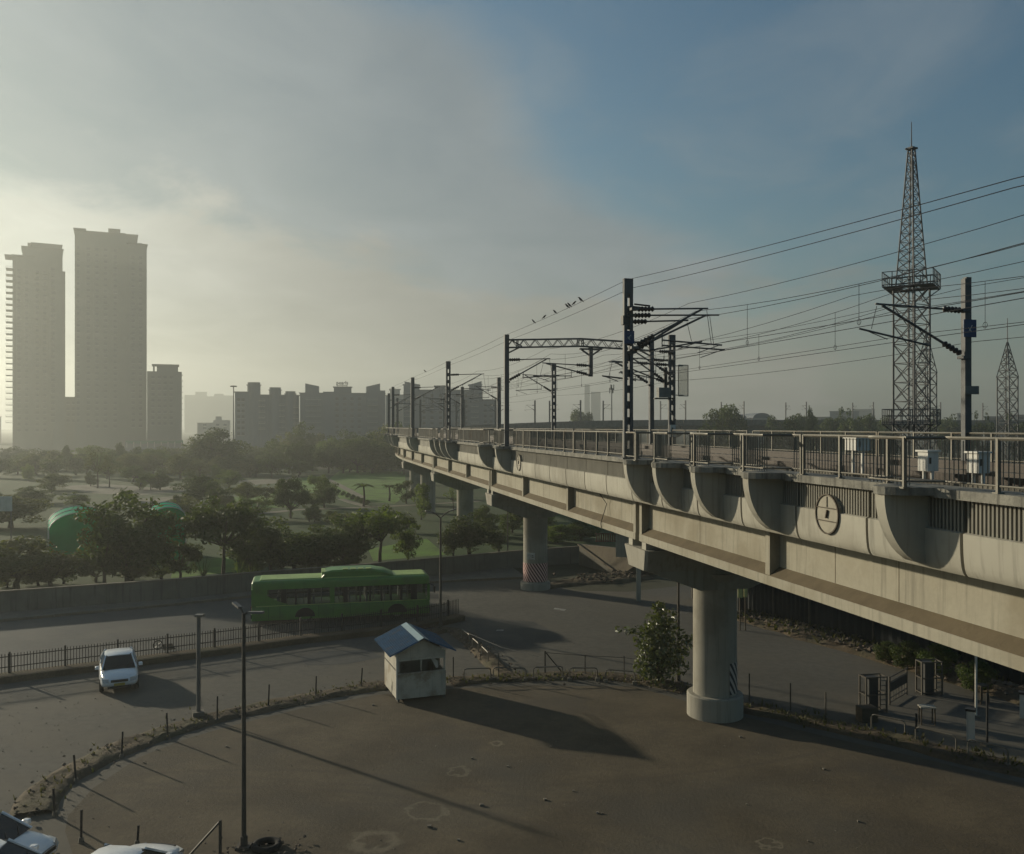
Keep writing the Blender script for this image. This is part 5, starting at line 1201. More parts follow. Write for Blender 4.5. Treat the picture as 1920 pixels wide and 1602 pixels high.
# spiky plants on the wall line
for i, px_ in enumerate((382, 448, 470)):
    g = G(px_, 1092); t = thing('spiky_plant', ['low spiky plant behind the wall left of the bus', 'second spiky plant behind the wall left of the bus', 'spiky plant behind the wall next to the bus'][i], 'plant', g, 0, 'spiky plants behind the wall')
    m = MB()
    for k in range(16):
        a = random.uniform(0, 6.28); e = random.uniform(.5, 1.3); L_ = random.uniform(1.2, 1.9); d = Vector((math.cos(a)*math.cos(e), math.sin(a)*math.cos(e), math.sin(e))); n_ = Vector((-math.sin(a), math.cos(a), 0))*.06
        b = g+Vector((0, 0, 0.4)); m.v += [tuple(b-n_), tuple(b+n_), tuple(b+d*L_)]; l = len(m.v); m.f.append((l-3, l-2, l-1))
    obj('leaves', m, MATS['leaf_green'], t, fix=False)
    m = MB(); m.tube([g, g+Vector((0, 0, .5))], 0.1, 6); obj('stem', m, MATS['bark'], t)
# clipped hedge dots along the path
for i in range(7):
    g = G(634+i*9, 927+i*3.6); t = thing('small_shrub', 'small clipped shrub, %s from the left along the curved path' % ORD[i], 'shrub', g, 0, 'clipped shrubs along the path'); c = link('crown', PROTO['round'][0], t); c.scale = (1.1, 1.1, 1.0); c.material_slots[0].link = 'OBJECT'; c.material_slots[0].material = MATS['leaf_dark']; q = link('trunk', PROTO['round'][1], t); q.scale = (1, 1, 1)
# the big-leaved bush by the near pier
g = G(1232, 1284); t = thing('leafy_bush', 'tall big-leaved bush standing left of the near pier', 'bush', g)
r = np.random.default_rng(5); cc = [(-0.1, 0, 0.55, .55), (.35, .1, .7, .6), (-.35, 0, 1.2, .55), (.3, 0, 1.4, .65), (.75, .1, 1.3, .45), (-.45, 0, 1.9, .5), (.1, .1, 2.1, .6), (.55, 0, 2.2, .5), (-.1, 0, 2.7, .45), (.35, 0, 2.85, .5), (.1, 0, 3.3, .33), (-.75, 0, 2.35, .28), (-1.15, 0, 2.3, .2), (-1.55, .05, 2.35, .16), (1.15, .1, 1.55, .32), (1.2, .1, 1.9, .3), (-.6, 0, .7, .35), (0, -.2, 1.7, .6), (.15, -.2, 1.0, .6), (.95, 0, .8, .35)]
me = leaf_cloud([c[:3] for c in cc], [c[3] for c in cc], 2300, 0.115, 9, 0.95, 0.2); c = link('crown', me, t, MATS['leaf_shiny']); c.scale = (1.18, 1.1, 1.1)
m = MB(); j = Vector((0.05, 0, 0.35)); m.tube([(0, 0, -.02), j], 0.06, 6)
for q in cc[2::2]: m.tube([j, j.lerp(Vector(q[:3]), .5)+Vector((.03, 0, .1)), Vector(q[:3])], [.035, .025, .01], 5)
obj('trunk', m, MATS['bark'], t, world=False)
for k, (x, y, s_) in enumerate(((1700, 1248, 0.8), (1755, 1262, 0.9), (1830, 1290, 0.8), (1660, 1234, .6))):
    g = G(x, y+8); t = thing('roadside_bush', ['bush on the verge left of the tall barrier frame', 'bush behind the tall barrier frame', 'bush on the verge beside the white pole', 'small bush on the verge right of the rubble'][k], 'bush', g, 0, 'bushes on the verge')
    c = link('crown', PROTO['round'][0], t); c.scale = (2.4*s_, 2.4*s_, 2.0*s_); c.material_slots[0].link = 'OBJECT'; c.material_slots[0].material = MATS['leaf_dark']; q = link('trunk', PROTO['round'][1], t); q.scale = (2.2*s_, 2.2*s_, 2*s_)
# green tunnel tents in the park
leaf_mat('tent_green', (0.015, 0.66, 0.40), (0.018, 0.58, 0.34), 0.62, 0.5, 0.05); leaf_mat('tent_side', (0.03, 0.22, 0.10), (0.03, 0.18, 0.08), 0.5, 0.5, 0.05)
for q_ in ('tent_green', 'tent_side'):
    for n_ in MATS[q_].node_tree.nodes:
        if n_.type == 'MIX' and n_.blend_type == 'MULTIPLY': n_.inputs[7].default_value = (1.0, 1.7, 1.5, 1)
def tent(px0, px1, ytop, D, ln, label, rz=0.0):
    s = D/F; r = (px1-px0)/2*s; c = Vector((at_x((px0+px1)/2, D), D, 0)); zt = EYE-(ytop-HY)*s; t = thing('tunnel_tent', label, 'tent', c, rz, 'green tunnel tents')
    n = 14; zs = zt-r*0.62; prof = [(r*math.cos(math.pi*k/n), zs+r*.62*math.sin(math.pi*k/n)) for k in range(n+1)]
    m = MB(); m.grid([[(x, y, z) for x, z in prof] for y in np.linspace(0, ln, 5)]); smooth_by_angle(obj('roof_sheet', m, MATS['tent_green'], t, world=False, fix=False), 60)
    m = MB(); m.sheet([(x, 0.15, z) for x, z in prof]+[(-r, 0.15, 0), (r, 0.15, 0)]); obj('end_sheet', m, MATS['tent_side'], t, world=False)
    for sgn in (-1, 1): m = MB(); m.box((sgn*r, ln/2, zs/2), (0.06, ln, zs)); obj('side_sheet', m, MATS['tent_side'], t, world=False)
    for y in (0, ln/2, ln):
        m = MB(); m.tube([(r*1.0, y, 0)]+[(x, y, z+.03) for x, z in prof]+[(-r, y, 0)], 0.05, 5); obj('hoop', m, MATS['white_paint'], t, world=False)
tent(98, 205, 962, 84, 8, 'left green tunnel tent showing its bright curved roof behind the trees', R(28)); tent(286, 346, 952, 80, 6, 'right green tunnel tent, narrower, rising beside the dark trees', R(24))
w_ = thing('white_banner', 'pale sheet board at the far left edge above the trees', 'board', PT(8, 960, 96)); m = MB(); m.box(PT(6, 945, 96), (1.9, 0.12, 1.6)); obj('sheet', m, MATS['white_paint'], w_); m = MB()
p = PT(6, 945, 96)
for dx in (-.8, .8): m.bar((p.x+dx, p.y+.1, 0), (p.x+dx, p.y+.1, p.z), 0.08)
obj('posts', m, MATS['mast_steel'], w_)
for i, (x, y0, y1) in enumerate(((81, 856, 880), (88, 859, 875))):
    o = thing('white_post', ['taller white post far left in the park haze', 'shorter white post far left in the park haze'][i], 'post', G(x, y1), 0, 'white posts in the park'); m = MB(); b = G(x, y1); m.box(b+Vector((0, 0, 1.6 if i == 0 else 1.1)), (0.35, 0.35, 3.2 if i == 0 else 2.2)); obj('shaft', m, MATS['white_paint'], o); m = MB(); m.box(b+Vector((0, 0, .1)), (.8, .8, .2)); obj('foot', m, MATS['white_paint'], o)
# ------------------------------------------------------------------ vehicles
mat('bus_green', (0.085, 0.265, 0.033), 0.42, 0.18, 0.8, spec=0.5, coord='obj', dirt=(0.06, 0.10, 0.04), dscale=1.2, dirt_amt=0.4)
mat('bus_roof', (0.42, 0.58, 0.18), 0.5, 0.25, 1.0, coord='obj')
mat('tyre', (0.02, 0.02, 0.02), 0.9, 0.2, 5, coord='obj'); mat('rim', (0.22, 0.22, 0.21), 0.5, 0.2, 5, metal=0.5, coord='obj')
mat('car_white', (0.92, 0.94, 0.95), 0.22, 0.06, 1.0, spec=0.6, coord='obj'); mat('car_black', (0.02, 0.02, 0.022), 0.4, 0.1, 4, coord='obj')
mat('lamp_lens', (0.5, 0.5, 0.48), 0.12, 0.1, 4, spec=0.8, coord='obj'); mat('seat_grey', (0.36, 0.37, 0.38), 0.8, 0.2, 3, coord='obj')
mat('plate_yellow', (0.55, 0.42, 0.08), 0.6, 0.2, 4, coord='obj'); mat('glow_red', (0.3, 0.02, 0.015), 0.3, 0.1, 4, coord='obj')
glass_mat('bus_glass', (0.88, 0.9, 0.88), 0.86); glass_mat('car_glass', (0.2, 0.23, 0.23), 0.25, 0.05)
def wheel_part(t, x, y, r, w, n=20):
    m = MB(); b = []
    for a, rr in ((-w/2, r*.62), (-w/2, r*.92), (-w*.38, r), (w*.38, r), (w/2, r*.92), (w/2, r*.62)): b.append((rr, a))
    m.lathe(b, n); q = [(vx, vz, vy) for vx, vy, vz in m.v]; m.v = [(vx+x, vy+y, vz+r) for vx, vy, vz in q]; ty = obj('wheel', m, MATS['tyre'], t, world=False); smooth_by_angle(ty)
    m = MB(); m.lathe([(0, -w*.3), (r*.25, -w*.42), (r*.62, -w*.30), (r*.62, w*.30), (r*.25, w*.42), (0, w*.3)], n); q = [(vx, vz, vy) for vx, vy, vz in m.v]; m.v = [(vx+x, vy+y, vz+r) for vx, vy, vz in q]; obj('rim', m, MATS['rim'], ty, world=False)
def rbox(mb, x0, x1, y0, y1, z0, z1, r=0.12, n=3):
    """box rounded in the x-z / y-z edges at its top"""
    rings = []
    def ring(z, ins):
        pts = []
        for cx, cy_, a0 in ((x1-ins-r, y1-ins-r, 0), (x0+ins+r, y1-ins-r, 90), (x0+ins+r, y0+ins+r, 180), (x1-ins-r, y0+ins+r, 270)):
            for k in range(n+1): a = R(a0+90*k/n); pts.append((cx+r*math.cos(a), cy_+r*math.sin(a), z))
        return pts
    rings.append(ring(z0, 0)); rings.append(ring(z1-r, 0))
    for k in range(1, n+1): a = R(90*k/n); rings.append(ring(z1-r+r*math.sin(a), r*(1-math.cos(a))*0.98))
    mb.quadstrip(rings); return mb
def build_bus():
    L_, W, Z0 = 11.3, 2.5, 0.32; h = L_/2; w = W/2
    t = thing('city_bus', 'green low-floor city bus with a raised roof pod on the road behind the fence', 'bus', (G(634, 1166)+Vector((0, 1.2, 0))), R(13)); t.scale = (.97, 1, .90)
    m = MB(); rbox(m, -h, h, -w, w, Z0, 1.28, 0.10); smooth_by_angle(obj('lower_body', m, MATS['bus_green'], t, world=False))
    m = MB(); rbox(m, -h, h, -w, w, 2.42, 3.0, 0.2, 4); up = obj('roof', m, MATS['bus_green'], t, world=False); smooth_by_angle(up)
    m = MB(); rbox(m, -h+.5, h-.25, -w+.32, w-.32, 2.9, 3.06, 0.05); obj('roof_panel', m, MATS['bus_roof'], up, world=False)
    # pod with sloped ends
    m = MB(); s0, s1 = -1.35, 3.45
    for_r = [(s0, 3.0, .95), (s0+.25, 3.42, .92), (s0+.7, 3.52, .88), (s1-1.6, 3.54, .88), (s1-.7, 3.36, .92), (s1, 3.0, .95)]
    m.quadstrip([[(x, -b, 2.95), (x, -b, z-.12 if z > 3.05 else z), (x, -b+.12, z), (x, b-.12, z), (x, b, z-.12 if z > 3.05 else z), (x, b, 2.95)] for x, z, b in for_r]); pod = obj('roof_pod', m, MATS['bus_green'], t, world=False); smooth_by_angle(pod)
    m = MB(); m.box((s0+.2, 0, 3.3), (0.3, 1.5, 0.26)); obj('pod_grille', m, MATS['bus_roof'], pod, world=False)
    for x in (.2, .7, 1.2, 1.7): m = MB(); m.box((x, -.55, 3.555), (.34, .5, .05)); obj('pod_vent', m, MATS['bus_roof'], pod, world=False)
    wins = [(.085, .16), (.19, .235), (.245, .305), (.325, .43), (.455, .505), (.53, .595), (.605, .65), (.66, .715), (.725, .77), (.78, .825), (.84, .89), (.925, .985)]
    edges = [0.0]+[v for p in wins for v in p]+[1.0]
    for s in (-1, 1):
        for k in range(0, len(edges), 2):
            a, b = edges[k], edges[k+1]; m = MB(); m.box((-h+(a+b)/2*L_, s*(w-.05), 1.86), ((b-a)*L_, 0.08, 1.18)); obj('window_pillar', m, MATS['bus_green'] if k in (0, 8, 24) else MATS['car_black'], t, world=False)
        for i, (a, b) in enumerate(wins):
            m = MB(); m.box((-h+(a+b)/2*L_, s*(w-.06), 1.86), ((b-a)*L_-.004, 0.02, 1.12)); g = obj('window', m, MATS['bus_glass'], t, world=False)
            m = MB(); m.box((-h+(a+b)/2*L_, s*(w-.04), 2.05), ((b-a)*L_-.01, 0.03, 0.035)); obj('window_bar', m, MATS['rim'], g, world=False)
    m = MB(); m.sheet([(-h+.95, -w-.004, 1.27), (-h+2.4, -w-.004, 1.27), (-h+2.15, -w-.004, 1.42), (-h+1.6, -w-.004, 1.62), (-h+.95, -w-.004, 2.0)]); obj('rear_quarter_panel', m, MATS['bus_green'], t, world=False)
    for x, nm in ((-h+.03, 'rear_window'), (h-.03, 'windscreen')):
        m = MB(); m.box((x, 0, 1.85), (0.03, W-.3, 1.05)); obj(nm, m, MATS['bus_glass'], t, world=False)
        for s in (-1, 1): m = MB(); m.box((x, s*(w-.12), 1.8), (0.06, 0.2, 1.14)); obj('corner_pillar', m, MATS['bus_green'], t, world=False)
    for s in (-1, 1):
        m = MB(); m.box((0, s*(w+.006), 1.30), (L_*.95, 0.02, 0.055)); obj('waist_trim', m, MATS['bus_roof'], t, world=False)
        m = MB(); m.box((0, s*(w-.06), 2.86), (L_*.93, 0.05, 0.05)); obj('gutter_rail', m, MATS['bus_roof'], t, world=False)
        for x in (-4.6, -3.9, -1.5, -.6, .5, 1.7, 2.6, 4.6): m = MB(); m.box((x, s*(w+.002), .82), (.018, .012, .84)); obj('panel_seam', m, MATS['car_black'], t, world=False)
        for x in (-4.9, -.1, 1.1): m = MB(); m.box((x, s*(w+.004), .72), (.55, .012, .36)); obj('service_flap', m, MATS['bus_green'], t, world=False)
    m = MB(); m.box((h-.02, 0, 2.66), (.06, 1.5, .26)); obj('route_board', m, MATS['car_black'], t, world=False)
    for x in (-h+3.3, h-2.15):
        for s in (-1, 1):
            wheel_part(t, x, s*(w-.14), .48, .28)
            m = MB(); m.lathe([(.56, 0), (.62, 0), (.62, .03), (.56, .03)], 20, a0=0, a1=math.pi); m.v = [(vx+x, s*(w+.002)+s*vz, vy+.48) for vx, vy, vz in m.v]; obj('wheel_arch', m, MATS['car_black'], t, world=False)
            m = MB(); m.quadstrip([[(x+.56*math.cos(math.pi*k/14), s*(w-.02+.025*q), .30+max(.02, .18+.56*math.sin(math.pi*k/14))) for k in range(15)] for q in (0, 1)]); obj('arch_recess', m, MATS['car_black'], t, world=False)
    for i in range(8):
        for y in (-.75, .75):
            m = MB(); x = -h+1.8+i*1.12; m.box((x, y, 1.15), (.42, .8, .12)); m.box((x-.2, y, 1.5), (.1, .8, .75)); obj('seat', m, MATS['seat_grey'], t, world=False)
            m = MB(); m.tube([(x+.3, y*.55, .6), (x+.3, y*.55, 2.5)], .03, 6); obj('grab_pole', m, MATS['white_paint'], t, world=False)
    m = MB(); m.box((h+.01, 0, .62), (.06, W-.1, .3)); obj('front_bumper', m, MATS['car_black'], t, world=False); m = MB(); m.box((-h-.01, 0, .62), (.06, W-.1, .3)); obj('rear_bumper', m, MATS['car_black'], t, world=False)
    for s in (-1, 1):
        m = MB(); m.box((h+.01, s*.95, .95), (.05, .35, .16)); obj('headlight', m, MATS['lamp_lens'], t, world=False)
        m = MB(); m.box((-h-.01, s*1.05, 1.1), (.05, .16, .4)); obj('tail_light', m, MATS['glow_red'], t, world=False)
        m = MB(); m.tube([(h-.1, s*(w-.02), 2.45), (h+.25, s*(w+.22), 2.3)], .025, 5); m.box((h+.26, s*(w+.24), 2.05), (.1, .2, .45)); obj('mirror', m, MATS['car_black'], t, world=False)
build_bus()
def build_car(label, loc, heading, group='white cars', plate=False):
    t = thing('white_car', label, 'car', loc, heading, group)
    # stations along x: (x, half width at belt, bottom z, belt/top z)
    st = [(-2.12, .60, .48, .80), (-2.05, .74, .30, .92), (-1.75, .80, .24, .97), (-1.2, .83, .22, .98), (-.5, .84, .20, .96), (.4, .84, .20, .95), (.95, .83, .22, .93), (1.5, .80, .23, .85), (1.9, .73, .27, .75), (2.08, .58, .40, .62)]
    m = MB(); rings = []
    for x, w, zb, zt in st:
        rings.append([(x, -w*.86, zb), (x, -w, zb+.12), (x, -w*1.02, (zb+zt)/2), (x, -w*.97, zt-.09), (x, -w*.84, zt), (x, 0, zt+.035), (x, w*.84, zt), (x, w*.97, zt-.09), (x, w*1.02, (zb+zt)/2), (x, w, zb+.12), (x, w*.86, zb)])
    m.quadstrip(rings); b = obj('body', m, MATS['car_white'], t, world=False); sd = b.modifiers.new('smooth', 'SUBSURF'); sd.levels = sd.render_levels = 2; b.data.polygons.foreach_set('use_smooth', [True]*len(b.data.polygons))
    # greenhouse
    lo = [(-1.75, .72), (-1.0, .77), (.2, .77), (1.12, .72)]; hi = [(-.95, .56), (-.75, .585), (.12, .585), (.34, .56)]
    m = MB(); bl_, tl_ = [], []
    for (x, w), (x2, w2) in zip(lo, hi): bl_.append((x, -w, .93)); tl_.append((x2, -w2, 1.40))
    for (x, w), (x2, w2) in reversed(list(zip(lo, hi))): bl_.append((x, w, .93)); tl_.append((x2, w2, 1.40))
    m.quadstrip([bl_, tl_]); cab = obj('cabin_glass', m, MATS['car_glass'], t, world=False)
    m = MB(); rings = []
    for x, w, z in ((-1.02, .54, 1.385), (-.85, .60, 1.425), (-.3, .62, 1.45), (.15, .61, 1.44), (.38, .56, 1.395)): rings.append([(x, -w, z-.04), (x, -w*.8, z), (x, 0, z+.02), (x, w*.8, z), (x, w, z-.04)])
    m.quadstrip(rings); rf = obj('roof', m, MATS['car_white'], t, world=False); smooth_by_angle(rf, 60)
    for s in (-1, 1):
        for p, q, wd in (((1.14, s*.735, .93), (.36, s*.565, 1.41), .06), ((-.32, s*.785, .93), (-.28, s*.60, 1.42), .07), ((-1.78, s*.73, .93), (-.97, s*.565, 1.40), .10), ((-1.05, s*.785, .93), (-.82, s*.598, 1.41), .05)):
            m = MB(); m.bar(p, q, wd, .05); obj('pillar', m, MATS['car_white'], t, world=False)
        m = MB(); rbox(m, .75, .95, s*.93-.09, s*.93+.09, .95, 1.08, .04); obj('mirror', m, MATS['car_white'], t, world=False)
        m = MB(); m.quadstrip([[(1.78, s*.45, .60), (1.80, s*.70, .60), (1.62, s*.76, .74), (1.86, s*.45, .70)], [(2.09, s*.45, .56), (1.98, s*.70, .57), (1.86, s*.735, .70), (2.02, s*.45, .70)]]); obj('headlight', m, MATS['lamp_lens'], t, world=False)
        m = MB(); m.box((-2.06, s*.6, .78), (.09, .26, .16)); obj('tail_light', m, MATS['glow_red'], t, world=False)
        for x in (-1.3, 1.3): wheel_part(t, x, s*.74, .30, .19, 16)
        for x in (-.35, .55): m = MB(); m.box((x, s*.855, .80), (.16, .03, .03)); obj('door_handle', m, MATS['rim'], t, world=False)
    m = MB(); m.box((2.07, 0, .62), (.08, .72, .10)); obj('grille', m, MATS['car_black'], t, world=False)
    m = MB(); m.box((2.1, 0, .34), (.06, 1.0, .10)); obj('lower_grille', m, MATS['car_black'], t, world=False)
    m = MB(); m.box((2.13, 0, .47), (.02, .46, .11)); obj('number_plate', m, MATS['plate_yellow'], t, world=False)
    for y in (-.25, .25): m = MB(); m.tube([(1.12, y, .97), (.85, y+.28, 1.10)], .012, 4); obj('wiper', m, MATS['car_black'], t, world=False)
    return t
p = G(230, 1303); build_car('white sedan driving towards the camera between fence and yard kerb', p+Vector((-1.05, 1.95, 0)), R(-65))
build_car('white parked car at the lower left corner with only its front half in view', (-14.7, 24.3, 0), R(-6)); build_car('pale car cut off at the bottom left corner, in front of the other', (-13.5, 22.6, 0), R(3)); build_car('white car whose roof just shows at the bottom edge', (-10.0, 22.45, 0), R(80))

# ------------------------------------------------------------------ kiosk
mat('kiosk_cream', (0.60, 0.565, 0.47), 0.8, 0.2, 1.2, streak=0.32, dirt=(0.26, 0.19, 0.11), dscale=1.4, dirt_amt=0.6); mat('kiosk_blue', (0.03, 0.14, 0.27), 0.6, 0.25, 1.5, spec=0.3, streak=0.5, dirt=(0.12, 0.13, 0.14), dscale=1.6, dirt_amt=0.5); mat('ridge_cap', (0.30, 0.42, 0.46), 0.45, 0.2, 2.0); mat('kiosk_inside', (0.16, 0.15, 0.13), 0.9, 0.2, 2)
kl = G(745, 1318); kr = G(836, 1308); ex = (kr-kl).normalized(); ang = math.atan2(ex.y, ex.x)
kt = thing('guard_kiosk', 'small cream kiosk with a blue corrugated gable roof at the yard edge', 'kiosk', kl, ang)
KW, KD, KH, Z = 2.2, 2.55, 2.02, 0.14
def kbox(name, c, s, mt_, par=kt): m = MB(); m.box(c, s); return obj(name, m, MATS[mt_], par, world=False)
kbox('floor', (KW/2, KD/2, Z+.03), (KW-.1, KD-.1, .06), 'kiosk_inside')
kbox('front_panel', (KW/2, 0, Z+.55), (KW, .05, 1.1), 'kiosk_cream')
m = MB(); m.quadstrip([[(x, y, z) for x, z in ((0, Z+1.72), (KW, Z+1.72), (KW, KH+Z-.02), (KW/2, 2.72), (0, KH+Z-.02))] for y in (-.025, .025)]); obj('gable', m, MATS['kiosk_cream'], kt, world=False)
m = MB(); m.quadstrip([[(x, y, z) for x, z in ((0, Z), (KW, Z), (KW, KH+Z-.02), (KW/2, 2.72), (0, KH+Z-.02))] for y in (KD-.025, KD+.025)]); obj('rear_wall', m, MATS['kiosk_cream'], kt, world=False)
for x in (.05, KW*.49, KW-.05): kbox('window_post', (x, -.002, Z+1.41), (.07, .06, .62), 'kiosk_cream')
kbox('lintel', (KW/2, -.03, Z+1.70), (KW, .05, .05), 'kiosk_cream'); kbox('window_ledge', (KW/2, -.06, Z+1.12), (KW, .14, .04), 'kiosk_cream')
kbox('side_panel', (0, KD/2, Z+.62), (.05, KD, 1.24), 'kiosk_cream'); kbox('side_panel', (0, KD/2, Z+1.64), (.048, KD, .76), 'kiosk_cream'); kbox('side_batten', (-.032, KD/2, Z+1.25), (.03, KD, .05), 'kiosk_inside')
kbox('corner_trim', (-.03, -.02, Z+1.0), (.07, .07, 2.0), 'white_paint'); kbox('side_slot', (-.03, KD*.35, Z+.35), (.012, .04, .4), 'kiosk_inside')
kbox('far_side_panel', (KW, KD/2, Z+.55), (.05, KD, 1.1), 'kiosk_cream'); kbox('far_side_panel', (KW, KD*.7, Z+1.5), (.05, KD*.6, 1.0), 'kiosk_cream')
for x in (.06, KW-.06):
    for y in (.06, KD-.06): kbox('leg', (x, y, .07), (.09, .09, .15), 'kiosk_inside')
m = MB(); m.sheet([(1.55, .25, Z+1.7), (1.62, .3, Z+1.7), (1.95, .35, Z+1.45), (1.98, .35, Z+1.15), (1.85, .3, Z+1.15)]); obj('curtain', m, MATS['white_paint'], kt, world=False)  # added white sheet standing in for a sliver of light inside
for s in (0, 1):
    x0 = -.42 if s == 0 else KW+.42; z0 = 2.12; xr = KW/2; zr = 2.80; m = MB(); rows = []; y = -.38; n = 0
    while y < KD+.35:
        for dy, dz in ((0, 0), (.07, 0), (.095, .055), (.145, .055), (.17, 0)): rows.append([(x0, y+dy, z0+dz), (xr, y+dy, zr+dz)])
        y += .19
    m.grid(rows); obj('roof_sheet', m, MATS['kiosk_blue'], kt, world=False, fix=False)
    m = MB(); sg_ = -1 if s == 0 else 1; m.quadstrip([[(xr+sg_*.24, -.4, 2.80-.24*.41+.05), (xr, -.4, 2.865), (xr, -.4, 2.85), (xr+sg_*.24, -.4, 2.80-.24*.41+.035)], [(xr+sg_*.24, KD+.38, 2.80-.24*.41+.05), (xr, KD+.38, 2.865), (xr, KD+.38, 2.85), (xr+sg_*.24, KD+.38, 2.80-.24*.41+.035)]]); obj('ridge_cap', m, MATS['ridge_cap'], kt, world=False)

# ------------------------------------------------------------------ lamps and poles
mat('pole_grey', (0.20, 0.195, 0.18), 0.6, 0.2, 1.0, metal=0.2); mat('pole_rust', (0.11, 0.095, 0.075), 0.7, 0.3, 1.5)
def lamp(px_, yb, ytop, label, r=.075, arms=((-1, .35), (1, .1)), D=None, mt_='pole_rust', armlen=.9):
    b = G(px_, yb) if D is None else Vector((at_x(px_, D), D, 0)); H = EYE-(ytop-HY)*b.y/F; t = thing('street_lamp', label, 'lamp', b, 0, 'street lamps')
    m = MB(); m.tube([b, b+Vector((0, 0, H*.45)), b+Vector((0, 0, H))], [r*1.15, r, r*.75], 10); smooth_by_angle(obj('pole', m, MATS[mt_], t))
    m = MB(); m.box(b+Vector((0, 0, .04)), (.4, .4, .08)); m.tube([b, b+Vector((0, 0, .35))], r*1.7, 10); obj('base', m, MATS[mt_], t)
    for dx, dy_, dz in arms:
        e = b+Vector((dx*armlen, dy_*armlen, H+dz*armlen)); m = MB(); m.tube([b+Vector((0, 0, H-.05)), b.lerp(e, .5)+Vector((0, 0, H/2+dz*.1*0)) if False else b+Vector((dx*armlen*.5, dy_*armlen*.5, H+dz*armlen*.55)), e], r*.5, 6); ar = obj('arm', m, MATS[mt_], t)
        d = Vector((dx, dy_, dz*.4)).normalized(); q = e+d*.28; m = MB(); m.bar(e-d*.05, e+d*.42, .13, .06); obj('lamp_head', m, MATS['pole_grey'], ar)
    return t
lamp(457, 1590, 1150, 'tall lamp post with two arms at the near edge of the yard', .065, ((-.42, .5, .28), (.45, -.1, .06)), armlen=.45)
lamp(826, 1180, 970, 'Y-shaped street lamp standing right of the bus', .075, ((-.5, -.2, .32), (.55, .25, .36)), armlen=1.0)
lamp(1272, 1280, 985, 'thin lamp post beside the leafy bush, its top behind the viaduct', .06, ((-.6, .3, .2), (.6, -.2, .2)), armlen=.8)
lamp(952, 1052, 950, 'thin pole on the pavement left of the second pier', .06, ((.7, -.2, .1),), armlen=.8)
b = G(372, 1347); t = thing('grey_pole', 'plain grey pole with a flat cap on the earth kerb', 'pole', b); H = EYE-(1156-HY)*b.y/F
m = MB(); m.tube([b, b+Vector((0, 0, H))], .09, 10); smooth_by_angle(obj('shaft', m, MATS['pole_grey'], t)); m = MB(); m.box(b+Vector((.05, 0, H+.04)), (.32, .3, .09)); obj('cap', m, MATS['pole_grey'], t); m = MB(); m.box(b+Vector((0, 0, .15)), (.45, .45, .3), .4); obj('foot_block', m, MATS['concrete_old'], t)
b = G(1830, 1345); t = thing('white_pole', 'thin white pole near the right edge below the girder', 'pole', b); m = MB(); m.tube([b, b+Vector((0, 0, 3.1))], .05, 8); obj('shaft', m, MATS['white_paint'], t); m = MB(); m.box(b+Vector((0, 0, .04)), (.25, .25, .08)); obj('foot', m, MATS['concrete_old'], t)
for i, (x, yb, yt) in enumerate(((1851, 1398, 1300), (1718, 1372, 1338))):
    b = G(x, yb); t = thing('dark_post', ['tall dark post right of the white marker stone', 'short dark post left of the marker stone'][i], 'post', b); m = MB(); m.tube([b, b+Vector((0, 0, (yb-yt)*b.y/F))], .04, 6); obj('shaft', m, MATS['fence_dark'], t); m = MB(); m.box(b+Vector((0, 0, .03)), (.4 if i == 0 else .15, .3 if i == 0 else .15, .08), .3); obj('foot', m, MATS['concrete_old'], t)
# thin posts round the yard
posts = [(103, 1531, 1475), (143, 1468, 1415), (228, 1422, 1372), (315, 1386, 1336), (407, 1354, 1307), (503, 1329, 1286), (592, 1309, 1266), (677, 1292, 1252), (152, 1580, 1518), (257, 1586, 1547)]
for i, (x, yb, yt) in enumerate(posts):
    b = G(x, yb); t = thing('yard_post', 'thin dark post, %s along the curved kerb counted from the lower left' % ORD[i] if i < 8 else ['thin dark post beside the parked cars, left one', 'thin dark post beside the parked cars, right one'][i-8], 'post', b, 0, 'thin posts along the left yard kerb')
    m = MB(); h_ = (yb-yt)*b.y/F; dx_ = random.uniform(-.03, .03); dx_ *= 2.5; h_ *= random.uniform(.93, 1.07); m.bar(b-Vector((0, 0, .05)), b+Vector((dx_, dx_*.7, h_)), .05, .05); obj('shaft', m, MATS['fence_dark'], t); m = MB(); m.tube([b, b+Vector((0, 0, .16))], .09, 7, .06); obj('footing', m, MATS['concrete_old'], t)
def braced(x, yb, yt, bx, by_, label):
    b = G(x, yb); t = thing('braced_post', label, 'post', b); h_ = (yb-yt)*b.y/F; q = G(bx, by_); m = MB(); m.bar(b, b+Vector((0, 0, h_)), .07); obj('shaft', m, MATS['pole_rust'], t); m = MB(); m.bar(q, b+Vector((0, 0, h_-.03)), .055); obj('brace', m, MATS['pole_rust'], t)
braced(413, 1600, 1538, 348, 1612, 'post with a long slanting brace at the bottom edge'); braced(1022, 1266, 1221, 1060, 1268, 'post with a slanting brace among the hoop rails')
rp = [(850, 1276, 1232), (935, 1275, 1225), (1097, 1268, 1228), (1170, 1270, 1230), (1405, 1322, 1263), (1482, 1338, 1281), (1548, 1354, 1298)]
for i, (x, yb, yt) in enumerate(rp):
    b = G(x, yb); t = thing('kerb_post', 'thin post on the %s yard kerb, %s from the kiosk' % (('right-hand', ORD[i-4]) if i > 3 else ('far', ORD[i])) if i < 4 else 'thin post right of the near pier, %s from the pier' % ORD[i-4], 'post', b, 0, 'thin posts along the far yard kerb'); m = MB(); m.bar(b, b+Vector((0, 0, (yb-yt)*b.y/F)), .05); obj('shaft', m, MATS['pole_rust'], t); m = MB(); m.tube([b, b+Vector((0, 0, .14))], .08, 6, .06); obj('footing', m, MATS['concrete_old'], t)
